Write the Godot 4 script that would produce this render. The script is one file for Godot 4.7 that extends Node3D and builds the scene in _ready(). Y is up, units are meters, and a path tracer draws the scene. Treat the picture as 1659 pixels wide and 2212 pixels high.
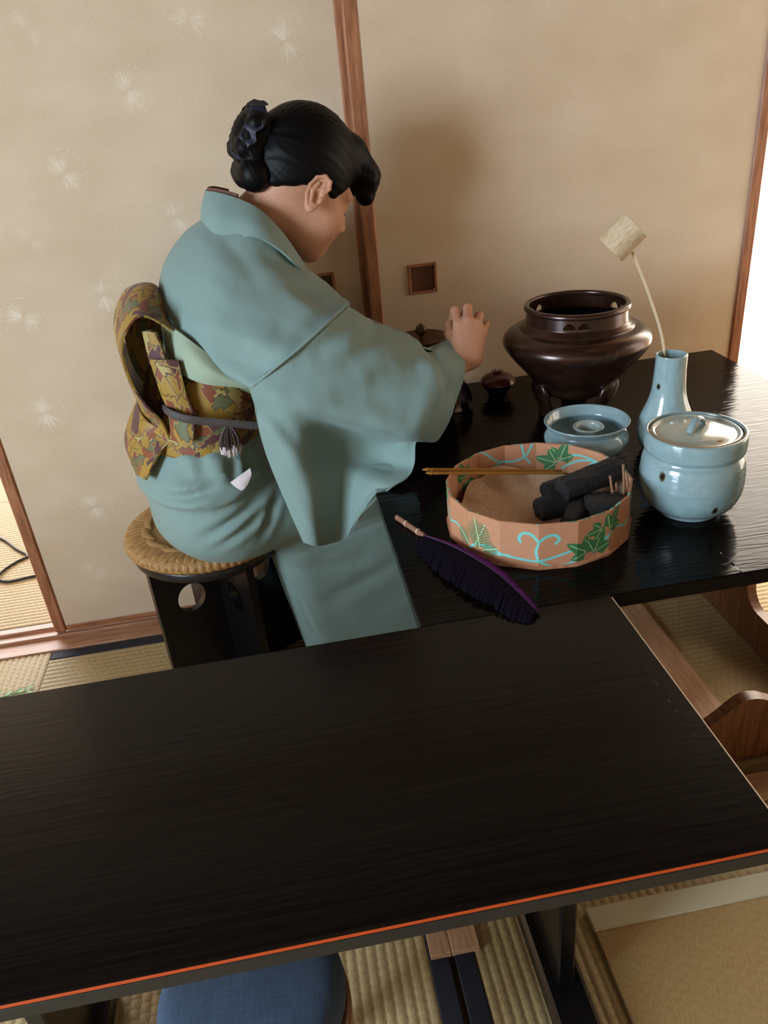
extends Node3D

# ---------------------------------------------------------------- entry
func _ready() -> void:
	setup_view()
	setup_materials()
	build_room()
	build_tables()
	build_stools()
	build_table_things()
	build_small_things()
	build_person()

func setup_view() -> void:
	var cam := Camera3D.new()
	cam.name = "camera"
	add_child(cam)
	cam.transform = Transform3D(Basis(Vector3(0.98399, -0.08714, 0.15545), Vector3(0.15013, 0.87531, -0.45966), Vector3(-0.09602, 0.47564, 0.87438)).orthonormalized(), Vector3(0, 1.25, 0))
	cam.fov = rad_to_deg(2.0 * atan(1106.0 / 1684.0))
	cam.near = 0.02
	cam.far = 100.0
	cam.current = true
	var we := WorldEnvironment.new()
	we.name = "world_environment"
	var env := Environment.new()
	env.background_mode = Environment.BG_SKY
	var sky := Sky.new()
	var sm := ProceduralSkyMaterial.new()
	sm.sky_top_color = Color(0.72, 0.82, 0.95)
	sm.sky_horizon_color = Color(0.93, 0.96, 1.0)
	sm.ground_bottom_color = Color(0.42, 0.42, 0.40)
	sm.ground_horizon_color = Color(0.7, 0.72, 0.74)
	sm.energy_multiplier = 2.6
	sky.sky_material = sm
	env.sky = sky
	env.ambient_light_source = Environment.AMBIENT_SOURCE_DISABLED
	env.tonemap_mode = Environment.TONE_MAPPER_LINEAR
	env.tonemap_exposure = 1.0
	env.sdfgi_enabled = true
	env.ssao_enabled = true
	env.ssil_enabled = true
	we.environment = env
	add_child(we)
	# daylight that comes in through the paper screens of the side wall and of the next room
	area("side_screen_light", Vector3(-2.2, 1.35, 0.3), Vector3(1, 0, 0), Vector2(1.1, 1.2), Color(0.85, 0.93, 1.0), 12.5)
	area("next_room_light", Vector3(-1.5, 1.25, -4.3), Vector3(0.0, -0.25, 1), Vector2(2.6, 1.65), Color(0.97, 0.98, 1.0), 15.0)
	area("garden_glass_light", Vector3(2.05, 1.1, -2.75), Vector3(0, 0, 1), Vector2(1.7, 2.0), Color(1.0, 0.95, 0.88), 8.5)
	area("corner_screen_light", Vector3(2.12, 1.15, -1.35), Vector3(-1, 0, 0), Vector2(0.7, 1.5), Color(1.0, 0.96, 0.9), 0.75)

func area(called: String, at: Vector3, towards: Vector3, size: Vector2, col: Color, energy: float) -> void:
	var l := AreaLight3D.new()
	l.name = called
	l.area_size = size
	l.light_color = col
	l.light_energy = energy
	l.area_range = 12.0
	l.shadow_enabled = true
	add_child(l)
	l.look_at_from_position(at, at + towards, Vector3.UP)

# ---------------------------------------------------------------- mesh helpers
class MB:
	var v := PackedVector3Array()
	var uv := PackedVector2Array()
	var ix := PackedInt32Array()
	func vert(p: Vector3, t := Vector2.ZERO) -> int:
		v.append(p); uv.append(t)
		return v.size() - 1
	# counter-clockwise seen from outside; stored the other way round for Godot
	func tri(a: int, b: int, c: int) -> void:
		ix.append(a); ix.append(c); ix.append(b)
	func quad(a: int, b: int, c: int, d: int) -> void:
		tri(a, b, c); tri(a, c, d)
	func fquad(a: Vector3, b: Vector3, c: Vector3, d: Vector3, k := 1.0) -> void:
		var u := (b - a).length() * k
		var w := (d - a).length() * k
		quad(vert(a, Vector2(0, 0)), vert(b, Vector2(u, 0)), vert(c, Vector2(u, w)), vert(d, Vector2(0, w)))
	# rows of points -> smooth sheet; rows[i][j], i runs along v, j along u
	func sheet(rows: Array, close_u := false, close_v := false, uvs := Vector2.ONE, flip := false, uv0 := Vector2.ZERO) -> void:
		var n: int = rows.size()
		var m: int = rows[0].size()
		var b := v.size()
		var mm := m + (1 if close_u else 0)
		var nn := n + (1 if close_v else 0)
		for i in nn:
			for j in mm:
				vert(rows[i % n][j % m], uv0 + Vector2(float(j) / (mm - 1), float(i) / (nn - 1)) * uvs)
		for i in nn - 1:
			for j in mm - 1:
				var a := b + i * mm + j
				if flip:
					quad(a, a + mm, a + mm + 1, a + 1)
				else:
					quad(a, a + 1, a + mm + 1, a + mm)
	func mesh(weld := true) -> ArrayMesh:
		var nr := PackedVector3Array()
		nr.resize(v.size())
		for k in range(0, ix.size(), 3):
			var a := ix[k]; var b := ix[k + 1]; var c := ix[k + 2]
			var n := (v[c] - v[a]).cross(v[b] - v[a])
			nr[a] += n; nr[b] += n; nr[c] += n
		if weld: # seams of closed sheets share their normals (same place, similar direction)
			var at := {}
			for k in v.size():
				var key := (v[k] * 20000.0).round()
				if at.has(key): at[key].append(k)
				else: at[key] = [k]
			var out := nr.duplicate()
			for key in at:
				var l: Array = at[key]
				if l.size() < 2: continue
				for p in l:
					var s := Vector3.ZERO
					var pn: Vector3 = nr[p].normalized()
					for q in l:
						if pn.dot(nr[q].normalized()) > 0.8: s += nr[q]
					out[p] = s
			nr = out
		for k in nr.size():
			nr[k] = nr[k].normalized() if nr[k].length_squared() > 0.0 else Vector3.UP
		var ar := []
		ar.resize(Mesh.ARRAY_MAX)
		ar[Mesh.ARRAY_VERTEX] = v
		ar[Mesh.ARRAY_NORMAL] = nr
		ar[Mesh.ARRAY_TEX_UV] = uv
		ar[Mesh.ARRAY_INDEX] = ix
		var me := ArrayMesh.new()
		me.add_surface_from_arrays(Mesh.PRIMITIVE_TRIANGLES, ar)
		return me

func put(parent: Node, called: String, b, mat: Material, at := Vector3.ZERO) -> MeshInstance3D:
	var o := MeshInstance3D.new()
	o.name = called
	o.mesh = b.mesh() if b is MB else b
	o.material_override = null
	o.mesh.surface_set_material(0, mat) if o.mesh is ArrayMesh else null
	parent.add_child(o, true)
	o.position = at
	return o

func thing(called: String, label: String, category: String, at := Vector3.ZERO, group := "") -> Node3D:
	var o := Node3D.new()
	o.name = called
	add_child(o, true)
	o.position = at
	return tag(o, label, category, group)

func tag(o: Node3D, label: String, category := "", group := "", kind := "") -> Node3D:
	o.set_meta("label", label)
	if category: o.set_meta("category", category)
	if group: o.set_meta("group", group)
	if kind: o.set_meta("kind", kind)
	return o

func struct(o: Node3D, label := "") -> Node3D:
	o.set_meta("kind", "structure")
	if label: o.set_meta("label", label)
	return o

# chamfered box; the grain (texture v) runs along its longest side
func cbox(b: MB, c: Vector3, s: Vector3, bev := 0.002, basis := Basis.IDENTITY, k := 1.0, off := Vector2.ZERO) -> void:
	var h := s * 0.5
	bev = min(bev, 0.45 * min(h.x, min(h.y, h.z)) * 2.0)
	var la := 0
	if s.y >= s.x and s.y >= s.z: la = 1
	elif s.z > s.x: la = 2
	var P := func(sg: Vector3, a: int) -> Vector3:
		var p := Vector3(sg.x * (h.x - bev), sg.y * (h.y - bev), sg.z * (h.z - bev))
		p[a] = sg[a] * h[a]
		return p
	var faces := []
	for a in 3:
		var b1 := (a + 1) % 3
		var c1 := (a + 2) % 3
		for sa in [-1.0, 1.0]:
			var q := []
			for w in [[-1, -1], [1, -1], [1, 1], [-1, 1]]:
				var sg := Vector3.ZERO
				sg[a] = sa; sg[b1] = w[0]; sg[c1] = w[1]
				q.append(P.call(sg, a))
			faces.append(q)
	if bev > 0.0:
		for a in 3: # edges parallel to axis a
			var b1 := (a + 1) % 3
			var c1 := (a + 2) % 3
			for w in [[-1, -1], [1, -1], [1, 1], [-1, 1]]:
				var s0 := Vector3.ZERO
				s0[a] = -1; s0[b1] = w[0]; s0[c1] = w[1]
				var s1 := s0
				s1[a] = 1
				faces.append([P.call(s0, b1), P.call(s1, b1), P.call(s1, c1), P.call(s0, c1)])
		for sx in [-1.0, 1.0]:
			for sy in [-1.0, 1.0]:
				for sz in [-1.0, 1.0]:
					var sg := Vector3(sx, sy, sz)
					faces.append([P.call(sg, 0), P.call(sg, 1), P.call(sg, 2)])
	for q in faces:
		var mid := Vector3.ZERO
		for p in q: mid += p
		var n: Vector3 = (q[1] - q[0]).cross(q[2] - q[0])
		if n.dot(mid) < 0.0: q.reverse()
		var an := n.abs()
		var fa := 0
		if an.y >= an.x and an.y >= an.z: fa = 1
		elif an.z > an.x: fa = 2
		var va := la if la != fa else (la + 1) % 3
		var ua := 3 - va - fa
		var id := []
		for p in q:
			id.append(b.vert(c + basis * p, Vector2(p[ua], p[va]) * k + off))
		if id.size() == 4: b.quad(id[0], id[1], id[2], id[3])
		else: b.tri(id[0], id[1], id[2])

func box_mb(c: Vector3, s: Vector3, bev := 0.002, k := 1.0, off := Vector2.ZERO) -> MB:
	var b := MB.new()
	cbox(b, c, s, bev, Basis.IDENTITY, k, off)
	return b

# profile: [[r, y], ...] from bottom outside upwards and over; a third number > 0 marks a crisp edge
func lathe(b: MB, prof: Array, seg := 48, c := Vector3.ZERO, basis := Basis.IDENTITY, uvs := Vector2.ONE) -> void:
	var parts := [[]]
	for p in prof:
		parts[-1].append(p)
		if p.size() > 2 and p[2] > 0:
			parts.append([p])
	for pr in parts:
		if pr.size() < 2: continue
		var rows := []
		for p in pr:
			var row := PackedVector3Array()
			for j in seg:
				var a := TAU * j / seg
				row.append(c + basis * Vector3(p[0] * cos(a), p[1], -p[0] * sin(a)))
			rows.append(row)
		b.sheet(rows, true, false, uvs)

# smooth a coarse profile with Catmull-Rom
func smooth_prof(pts: Array, sub := 5) -> Array:
	var out := []
	for i in pts.size() - 1:
		var p0 = pts[max(i - 1, 0)]; var p1 = pts[i]; var p2 = pts[i + 1]; var p3 = pts[min(i + 2, pts.size() - 1)]
		for k in sub:
			var t := float(k) / sub
			out.append([max(0.0, cubic_interpolate(p1[0], p2[0], p0[0], p3[0], t)), cubic_interpolate(p1[1], p2[1], p0[1], p3[1], t)])
	out.append([pts[-1][0], pts[-1][1]])
	return out

func spline(pts: Array, sub := 6, closed := false) -> PackedVector3Array:
	var out := PackedVector3Array()
	var n := pts.size()
	var last := n if closed else n - 1
	for i in last:
		var p0: Vector3 = pts[(i - 1 + n) % n] if closed or i > 0 else pts[0]
		var p1: Vector3 = pts[i]
		var p2: Vector3 = pts[(i + 1) % n]
		var p3: Vector3 = pts[(i + 2) % n] if closed or i + 2 < n else pts[n - 1]
		for k in sub:
			out.append(p1.cubic_interpolate(p2, p0, p3, float(k) / sub))
	if not closed: out.append(pts[n - 1])
	return out

# ellipse-section tube along points; rad: float or Array of floats, flat: squash across
func tube(b: MB, pts, rad, sides := 10, caps := true, flat := 1.0, upv := Vector3.UP, uvk := 1.0) -> void:
	var n: int = pts.size()
	var rows := []
	var t0: Vector3 = (pts[1] - pts[0]).normalized()
	var nx := upv - t0 * upv.dot(t0)
	if nx.length() < 0.05: nx = Vector3(1, 0, 0) - t0 * t0.x
	nx = nx.normalized()
	var ln := 0.0
	for i in n:
		var t: Vector3 = (pts[min(i + 1, n - 1)] - pts[max(i - 1, 0)]).normalized()
		nx = (nx - t * nx.dot(t)).normalized()
		var ny := t.cross(nx)
		var r: float = rad[min(i, rad.size() - 1)] if rad is Array or rad is PackedFloat32Array else rad
		var row := PackedVector3Array()
		for j in sides:
			var a := TAU * j / sides
			row.append(pts[i] + nx * cos(a) * r + ny * sin(a) * r * flat)
		rows.append(row)
		if i > 0: ln += pts[i].distance_to(pts[i - 1])
	b.sheet(rows, true, false, Vector2(1, ln * uvk))
	if caps:
		for e in [0, n - 1]:
			var c := b.vert(pts[e], Vector2(0.5, 0.5))
			var s := b.v.size()
			for j in sides: b.vert(rows[e][j], Vector2(0.5, 0.5))
			for j in sides:
				if e == 0: b.tri(c, s + (j + 1) % sides, s + j)
				else: b.tri(c, s + j, s + (j + 1) % sides)

# flat polygon (x, y) pushed out along z by t, placed by xf
func extrude(b: MB, poly: PackedVector2Array, t: float, xf: Transform3D, k := 1.0, sides := true) -> void:
	var tr := Geometry2D.triangulate_polygon(poly)
	var cc := 0.0
	for i in poly.size():
		cc += poly[i].cross(poly[(i + 1) % poly.size()])
	for s in [0, 1]:
		var z := t * 0.5 * (1 if s else -1)
		var base := b.v.size()
		for p in poly: b.vert(xf * Vector3(p.x, p.y, z), p * k)
		for i in range(0, tr.size(), 3):
			var a := tr[i]; var c := tr[i + 1]; var d := tr[i + 2]
			var ar := (poly[c] - poly[a]).cross(poly[d] - poly[a])
			if (ar > 0) == (s == 1): b.tri(base + a, base + c, base + d)
			else: b.tri(base + a, base + d, base + c)
	if not sides: return
	var l := 0.0
	for i in poly.size():
		var p := poly[i]; var q := poly[(i + 1) % poly.size()]
		if p.distance_to(q) < 1e-6: continue
		var d := p.distance_to(q)
		var a0 := b.vert(xf * Vector3(p.x, p.y, -t / 2), Vector2(l, 0) * k)
		var a1 := b.vert(xf * Vector3(q.x, q.y, -t / 2), Vector2(l + d, 0) * k)
		var a2 := b.vert(xf * Vector3(q.x, q.y, t / 2), Vector2(l + d, t) * k)
		var a3 := b.vert(xf * Vector3(p.x, p.y, t / 2), Vector2(l, t) * k)
		l += d
		if cc > 0: b.quad(a0, a1, a2, a3)
		else: b.quad(a3, a2, a1, a0)

# outline with holes joined by slits
func with_holes(outer: PackedVector2Array, holes: Array) -> PackedVector2Array:
	var poly := outer
	for h in holes:
		var bi := 0; var bj := 0; var best := 1e9
		for i in poly.size():
			for j in h.size():
				var d: float = poly[i].distance_to(h[j])
				if d < best: best = d; bi = i; bj = j
		var o := PackedVector2Array()
		for i in bi + 1: o.append(poly[i])
		for j in h.size() + 1: o.append(h[(bj + j) % h.size()])
		for i in range(bi, poly.size()): o.append(poly[i])
		poly = o
	return poly

func circle2(c: Vector2, rx: float, ry: float, n: int, cw := false) -> PackedVector2Array:
	var o := PackedVector2Array()
	for i in n:
		var a := TAU * i / n * (-1.0 if cw else 1.0)
		o.append(c + Vector2(cos(a) * rx, sin(a) * ry))
	return o

# ---------------------------------------------------------------- pictures
func canvas_span(im: Image, x0: float, x1: float, y: int, c: Color) -> void:
	var a := int(ceil(x0)); var e := int(floor(x1))
	if e >= a: im.fill_rect(Rect2i(a, y, e - a + 1, 1), c)

func disc(im: Image, c: Vector2, r: float, col: Color) -> void:
	for y in range(int(c.y - r), int(c.y + r) + 1):
		if y < 0 or y >= im.get_height(): continue
		var d := r * r - (y - c.y) * (y - c.y)
		if d >= 0: canvas_span(im, c.x - sqrt(d), c.x + sqrt(d), y, col)

func stroke(im: Image, pts: Array, r: float, col: Color, r_end := -1.0) -> void:
	if r_end < 0: r_end = r
	var n := pts.size()
	for i in n - 1:
		var d: float = pts[i].distance_to(pts[i + 1])
		var k := int(max(1, d / max(0.6, r * 0.4)))
		for j in k + 1:
			var t := float(j) / k
			disc(im, pts[i].lerp(pts[i + 1], t), lerp(r, r_end, (i + t) / (n - 1)), col)

func curve2(pts: Array, sub := 8) -> Array:
	var out := []
	for i in pts.size() - 1:
		var p0: Vector2 = pts[max(i - 1, 0)]; var p1: Vector2 = pts[i]; var p2: Vector2 = pts[i + 1]; var p3: Vector2 = pts[min(i + 2, pts.size() - 1)]
		for k in sub: out.append(p1.cubic_interpolate(p2, p0, p3, float(k) / sub))
	out.append(pts[-1])
	return out

func fillpoly(im: Image, pts: Array, col: Color) -> void:
	var y0 := 1e9; var y1 := -1e9
	for p in pts: y0 = min(y0, p.y); y1 = max(y1, p.y)
	for y in range(max(0, int(y0)), min(im.get_height() - 1, int(y1) + 1) + 1):
		var xs := []
		for i in pts.size():
			var p: Vector2 = pts[i]; var q: Vector2 = pts[(i + 1) % pts.size()]
			if (p.y <= y) != (q.y <= y): xs.append(p.x + (y - p.y) / (q.y - p.y) * (q.x - p.x))
		xs.sort()
		for i in range(0, xs.size() - 1, 2): canvas_span(im, xs[i], xs[i + 1], y, col)

func noise(seed_: int, freq: float, oct := 4, type := FastNoiseLite.TYPE_SIMPLEX_SMOOTH) -> FastNoiseLite:
	var n := FastNoiseLite.new()
	n.seed = seed_
	n.noise_type = type
	n.frequency = freq
	n.fractal_type = FastNoiseLite.FRACTAL_FBM
	n.fractal_octaves = oct
	return n

# noise stretched along v between a few colours
func grain_img(w: int, h: int, seed_: int, fu: float, fv: float, cols: Array, fine := 0.25) -> Image:
	var n := noise(seed_, 1.0, 4)
	var n2 := noise(seed_ + 7, 1.0, 2)
	var im := Image.create(w, h, false, Image.FORMAT_RGB8)
	for y in h:
		for x in w:
			# the ends are blended so that the picture repeats
			var t := 0.5 + 0.8 * n.get_noise_2d(x * fu, y * fv)
			var wx := clampf((x - w * 0.85) / (w * 0.15), 0, 1)
			if wx > 0: t = lerpf(t, 0.5 + 0.8 * n.get_noise_2d((x - w) * fu, y * fv), wx)
			var wy := clampf((y - h * 0.85) / (h * 0.15), 0, 1)
			if wy > 0: t = lerpf(t, 0.5 + 0.8 * n.get_noise_2d(x * fu, (y - h) * fv), wy)
			t += fine * n2.get_noise_2d(x * fu * 6.0, y * fv * 3.0)
			t = clampf(t, 0, 0.999) * (cols.size() - 1)
			im.set_pixel(x, y, cols[int(t)].lerp(cols[int(t) + 1], t - int(t)))
	return im

func tex(im: Image) -> ImageTexture:
	return ImageTexture.create_from_image(im)

func bump_tex(im: Image, k: float) -> ImageTexture:
	var c := im.duplicate()
	c.convert(Image.FORMAT_RGBA8)
	c.bump_map_to_normal_map(k)
	return ImageTexture.create_from_image(c)

func smat(col: Color, rough := 0.6, spec := 0.5) -> StandardMaterial3D:
	var m := StandardMaterial3D.new()
	m.albedo_color = col
	m.roughness = rough
	m.metallic_specular = spec
	return m

func tmat(im: Image, rough := 0.6, scale := Vector3.ONE, spec := 0.5) -> StandardMaterial3D:
	var m := smat(Color.WHITE, rough, spec)
	m.albedo_texture = tex(im)
	m.uv1_scale = scale
	return m

# ---------------------------------------------------------------- materials
var M := {}

func setup_materials() -> void:
	M.frame = tmat(grain_img(96, 384, 11, 0.16, 0.012, [Color8(128, 78, 50), Color8(158, 102, 68), Color8(176, 120, 84)]), 0.48, Vector3(6, 1.6, 1))
	M.sill = tmat(grain_img(96, 384, 12, 0.16, 0.012, [Color8(140, 98, 70), Color8(170, 122, 90), Color8(186, 140, 108)]), 0.45, Vector3(6, 1.6, 1))
	M.pull = tmat(grain_img(96, 96, 13, 0.3, 0.03, [Color8(88, 50, 32), Color8(112, 66, 44)]), 0.4, Vector3(10, 10, 1))
	M.plaster = tmat(grain_img(128, 128, 14, 0.06, 0.06, [Color8(176, 156, 126), Color8(192, 172, 142)], 0.6), 0.9, Vector3(2, 2, 1))
	M.ceiling = tmat(grain_img(96, 384, 15, 0.1, 0.01, [Color8(74, 50, 34), Color8(96, 66, 45)]), 0.6, Vector3(4, 1, 1))
	M.ink = smat(Color8(22, 24, 38), 0.75)
	M.ink.normal_enabled = false
	# rush matting: fine straw lines, broken where the warp binds them
	var rng := RandomNumberGenerator.new()
	rng.seed = 5
	var rush := Image.create(256, 256, false, Image.FORMAT_RGB8)
	var hgt := Image.create(256, 256, false, Image.FORMAT_RGB8)
	var n := noise(21, 1.0, 3)
	for y in 256:
		for x in 256:
			# u runs along a ridge (one warp knot every 32), v across it (one ridge every 32)
			var knot := absf(sin(PI * (x + (16 if (y / 32) % 2 else 0)) / 32.0))
			var t := 0.5 + 0.45 * n.get_noise_2d(x * 0.03, y * 0.35) + 0.3 * n.get_noise_2d(x * 0.2 + 90, y * 0.6)
			t += 0.12 * (knot - 0.7)
			rush.set_pixel(x, y, Color8(144, 122, 80).lerp(Color8(197, 175, 128), clampf(t, 0, 1)))
			var hh := clampf(0.35 + 0.5 * pow(knot, 0.5) + 0.25 * n.get_noise_2d(x * 0.05, y * 0.7), 0, 1)
			hgt.set_pixel(x, y, Color(hh, hh, hh))
	M.rush = tmat(rush, 0.62, Vector3(1, 1, 1))
	M.rush.normal_enabled = true
	M.rush.normal_texture = bump_tex(hgt, 3.0)
	M.rush.normal_scale = 0.6
	# black brown lacquer on wood: faint open grain, brushed ripples in the coat
	var lac := grain_img(256, 256, 31, 0.25, 0.006, [Color8(9, 6, 5), Color8(14, 10, 8), Color8(22, 16, 12)], 0.5)
	M.lacquer = tmat(lac, 0.2, Vector3(4, 1, 1))
	M.lacquer.metallic_specular = 0.3
	var rip := Image.create(512, 512, false, Image.FORMAT_RGB8)
	var na := noise(33, 1.0, 2)
	var nb := noise(34, 1.0, 3)
	for y in 512:
		for x in 512:
			var w := nb.get_noise_2d(x * 0.012, y * 0.012) * 14.0
			var a := na.get_noise_2d(x * 0.05 + w * 0.05, (y + w) * 0.012)
			var t := 0.5 + 0.35 * a + 0.1 * nb.get_noise_2d(x * 0.12, y * 0.02)
			rip.set_pixel(x, y, Color(t, t, t))
	M.lacquer.normal_enabled = true
	M.lacquer.normal_texture = bump_tex(rip, 5.0)
	M.lacquer.normal_scale = 0.06
	M.lacquer_b = M.lacquer.duplicate()
	M.lacquer_b.roughness = 0.12
	M.lacquer_b.normal_scale = 0.22
	M.lacquer_b.metallic_specular = 0.2
	M.black = smat(Color8(14, 13, 15), 0.28)
	M.black_edge = smat(Color8(34, 32, 30), 0.5)
	M.orange = smat(Color8(196, 74, 26), 0.45)
	M.pale_wood = tmat(grain_img(96, 384, 16, 0.14, 0.012, [Color8(166, 124, 92), Color8(190, 148, 114), Color8(202, 162, 128)]), 0.5, Vector3(6, 1.6, 1))
	M.brown_wood = tmat(grain_img(96, 384, 17, 0.14, 0.012, [Color8(92, 56, 32), Color8(120, 76, 46), Color8(136, 90, 56)]), 0.42, Vector3(6, 1.6, 1))
	M.cream_edge = smat(Color8(226, 204, 170), 0.5)

# paper with faint white stamped bursts
func paper_img(w: int, h: int, seed_: int, bursts: Array, width_m: float) -> Image:
	var n := noise(seed_, 0.006, 3)
	var n2 := noise(seed_ + 1, 0.35, 2)
	var im := Image.create(w, h, false, Image.FORMAT_RGB8)
	var a := Color8(204, 179, 149); var b := Color8(216, 193, 165)
	for y in h:
		for x in w:
			var t := 0.5 + 0.6 * n.get_noise_2d(x, y * 1.6) + 0.35 * n2.get_noise_2d(x * 0.5, y)
			im.set_pixel(x, y, a.lerp(b, clampf(t, 0, 1)))
	var rng := RandomNumberGenerator.new()
	rng.seed = seed_
	for k in 900: # short dark fibres
		var p := Vector2(rng.randf() * w, rng.randf() * h)
		im.set_pixelv(p, im.get_pixelv(p).darkened(0.14))
	var ppm := w / width_m
	for q in bursts:
		var c := Vector2(q[0], q[1]) * ppm
		var r: float = q[2] * ppm
		for k in 190: # fine rays, stronger on two opposite sides, and a few dots round them
			var an := rng.randf() * TAU
			var s := pow(absf(sin(an + q[3])), 2.2)
			var r0 := r * rng.randf_range(0.06, 0.35)
			var r1 := r * rng.randf_range(0.5, 0.92)
			var st := int(max(2.0, r1 - r0))
			for i in st:
				var p := c + Vector2(cos(an), sin(an)) * lerpf(r0, r1, float(i) / st)
				if p.x > 0 and p.y > 0 and p.x < w - 1 and p.y < h - 1:
					im.set_pixelv(p, im.get_pixelv(p).lerp(Color8(232, 218, 198), 0.42 * s * q[4]))
		for k in 34:
			var an := TAU * (k + rng.randf_range(-0.3, 0.3)) / 34.0
			var s := pow(absf(cos(an * 0.5 + q[3])), 2.0) * rng.randf()
			var p := c + Vector2(cos(an), sin(an)) * r
			for dx in 3:
				for dy in 3:
					var z := p + Vector2(dx - 1, dy - 1)
					if z.x > 0 and z.y > 0 and z.x < w - 1 and z.y < h - 1:
						im.set_pixelv(z, im.get_pixelv(z).lerp(Color8(234, 222, 204), 0.5 * s * q[4]))
	return im

# ---------------------------------------------------------------- room
const WZ := -1.853   # front face of the sliding panels
const PITCH := 0.0165

func tatami(parent: Node, called: String, x0: float, x1: float, z0: float, z1: float, along_x: bool, edges: String, mat: Material) -> void:
	var o := Node3D.new()
	o.name = called
	parent.add_child(o, true)
	var b := MB.new()
	var bw := 0.034
	var ex0 := x0 + (bw if "w" in edges else 0.0)
	var ex1 := x1 - (bw if "e" in edges else 0.0)
	var ez0 := z0 + (bw if "n" in edges else 0.0)
	var ez1 := z1 - (bw if "s" in edges else 0.0)
	var lo := ez0 if along_x else ex0
	var hi := ez1 if along_x else ex1
	var count := int((hi - lo) / PITCH)
	var pitch := (hi - lo) / count
	var rows := []
	for i in count * 5 + 1:
		var t := float(i) / 5.0
		var y := -0.0022 + 0.0022 * pow(absf(sin(PI * t)), 0.6)
		var w := lo + t * pitch
		if along_x: rows.append(PackedVector3Array([Vector3(ex0, y, w), Vector3(ex1, y, w)]))
		else: rows.append(PackedVector3Array([Vector3(w, y, ez1), Vector3(w, y, ez0)]))
	var ln := (ex1 - ex0) if along_x else (ez1 - ez0)
	b.sheet(rows, false, false, Vector2(ln / (PITCH * 8.0), count / 8.0), true)
	put(o, "rush_surface", b, mat)
	put(o, "core", box_mb(Vector3((x0 + x1) / 2, -0.0295, (z0 + z1) / 2), Vector3(x1 - x0 - 0.002, 0.05, z1 - z0 - 0.002), 0.0), M.plaster)
	for e in edges:
		var c := Vector3((x0 + x1) / 2, -0.0025, (z0 + z1) / 2)
		var s := Vector3(x1 - x0 - 0.002, 0.006, z1 - z0 - 0.002)
		match e:
			"n": c.z = z0 + bw / 2; s.z = bw - 0.001
			"s": c.z = z1 - bw / 2; s.z = bw - 0.001
			"w": c.x = x0 + bw / 2; s.x = bw - 0.001
			"e": c.x = x1 - bw / 2; s.x = bw - 0.001
		put(o, "cloth_border", box_mb(c, s, 0.0015), M.ink)

func fusuma(called: String, label: String, x0: float, x1: float, zf: float, img: Image, pull_x: float, pull_y: float) -> void:
	var top := 1.8
	var o := Node3D.new()
	o.name = called
	add_child(o, true)
	struct(o, label)
	var sw := 0.031
	# paper field with a square hole for the finger pull
	var ph := 0.0345
	var px := pull_x; var py := pull_y
	var out := PackedVector2Array([Vector2(x0 + sw, 0.02), Vector2(x1 - sw, 0.02), Vector2(x1 - sw, top), Vector2(x0 + sw, top)])
	var hole := PackedVector2Array([Vector2(px - ph, py - ph), Vector2(px - ph, py + ph), Vector2(px + ph, py + ph), Vector2(px + ph, py - ph)])
	var b := MB.new()
	extrude(b, with_holes(out, [hole]), 0.018, Transform3D(Basis.IDENTITY, Vector3(0, 0, zf - 0.013)))
	for i in b.uv.size():
		b.uv[i] = Vector2((b.v[i].x - x0) / (x1 - x0), 1.0 - b.v[i].y / top)
	var pm := tmat(img, 0.82)
	put(o, "paper_field", b, pm)
	for s in [[x0 + sw / 2, 0.0], [x1 - sw / 2, 0.3]]:
		put(o, "stile", box_mb(Vector3(s[0], top / 2 + 0.005, zf - 0.012), Vector3(sw, top, 0.026), 0.004, 1.0, Vector2(s[1], s[1])), M.frame)
	put(o, "bottom_rail", box_mb(Vector3((x0 + x1) / 2, 0.0145, zf - 0.012), Vector3(x1 - x0 - 2 * sw - 0.001, 0.019, 0.022), 0.003), M.frame)
	put(o, "top_rail", box_mb(Vector3((x0 + x1) / 2, top - 0.01, zf - 0.012), Vector3(x1 - x0 - 2 * sw - 0.001, 0.03, 0.022), 0.003), M.frame)
	# recessed square pull: rim and dished floor
	var q := Node3D.new()
	q.name = "finger_pull"
	o.add_child(q, true)
	var f := MB.new()
	var w := 0.0065
	for s in [[0, 1], [0, -1], [1, 1], [1, -1]]:
		var c := Vector3(px, py, zf - 0.006)
		var sz := Vector3(2 * ph, w, 0.012)
		if s[0] == 0: c.y += s[1] * (ph - w / 2)
		else:
			c.x += s[1] * (ph - w / 2); sz = Vector3(w, 2 * ph - 2 * w, 0.012)
		cbox(f, c, sz, 0.001)
	put(q, "rim", f, M.frame)
	put(q, "recess", box_mb(Vector3(px, py, zf - 0.012), Vector3(2 * ph - 2 * w, 2 * ph - 2 * w, 0.004), 0.001, 1.0), M.pull)

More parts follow.
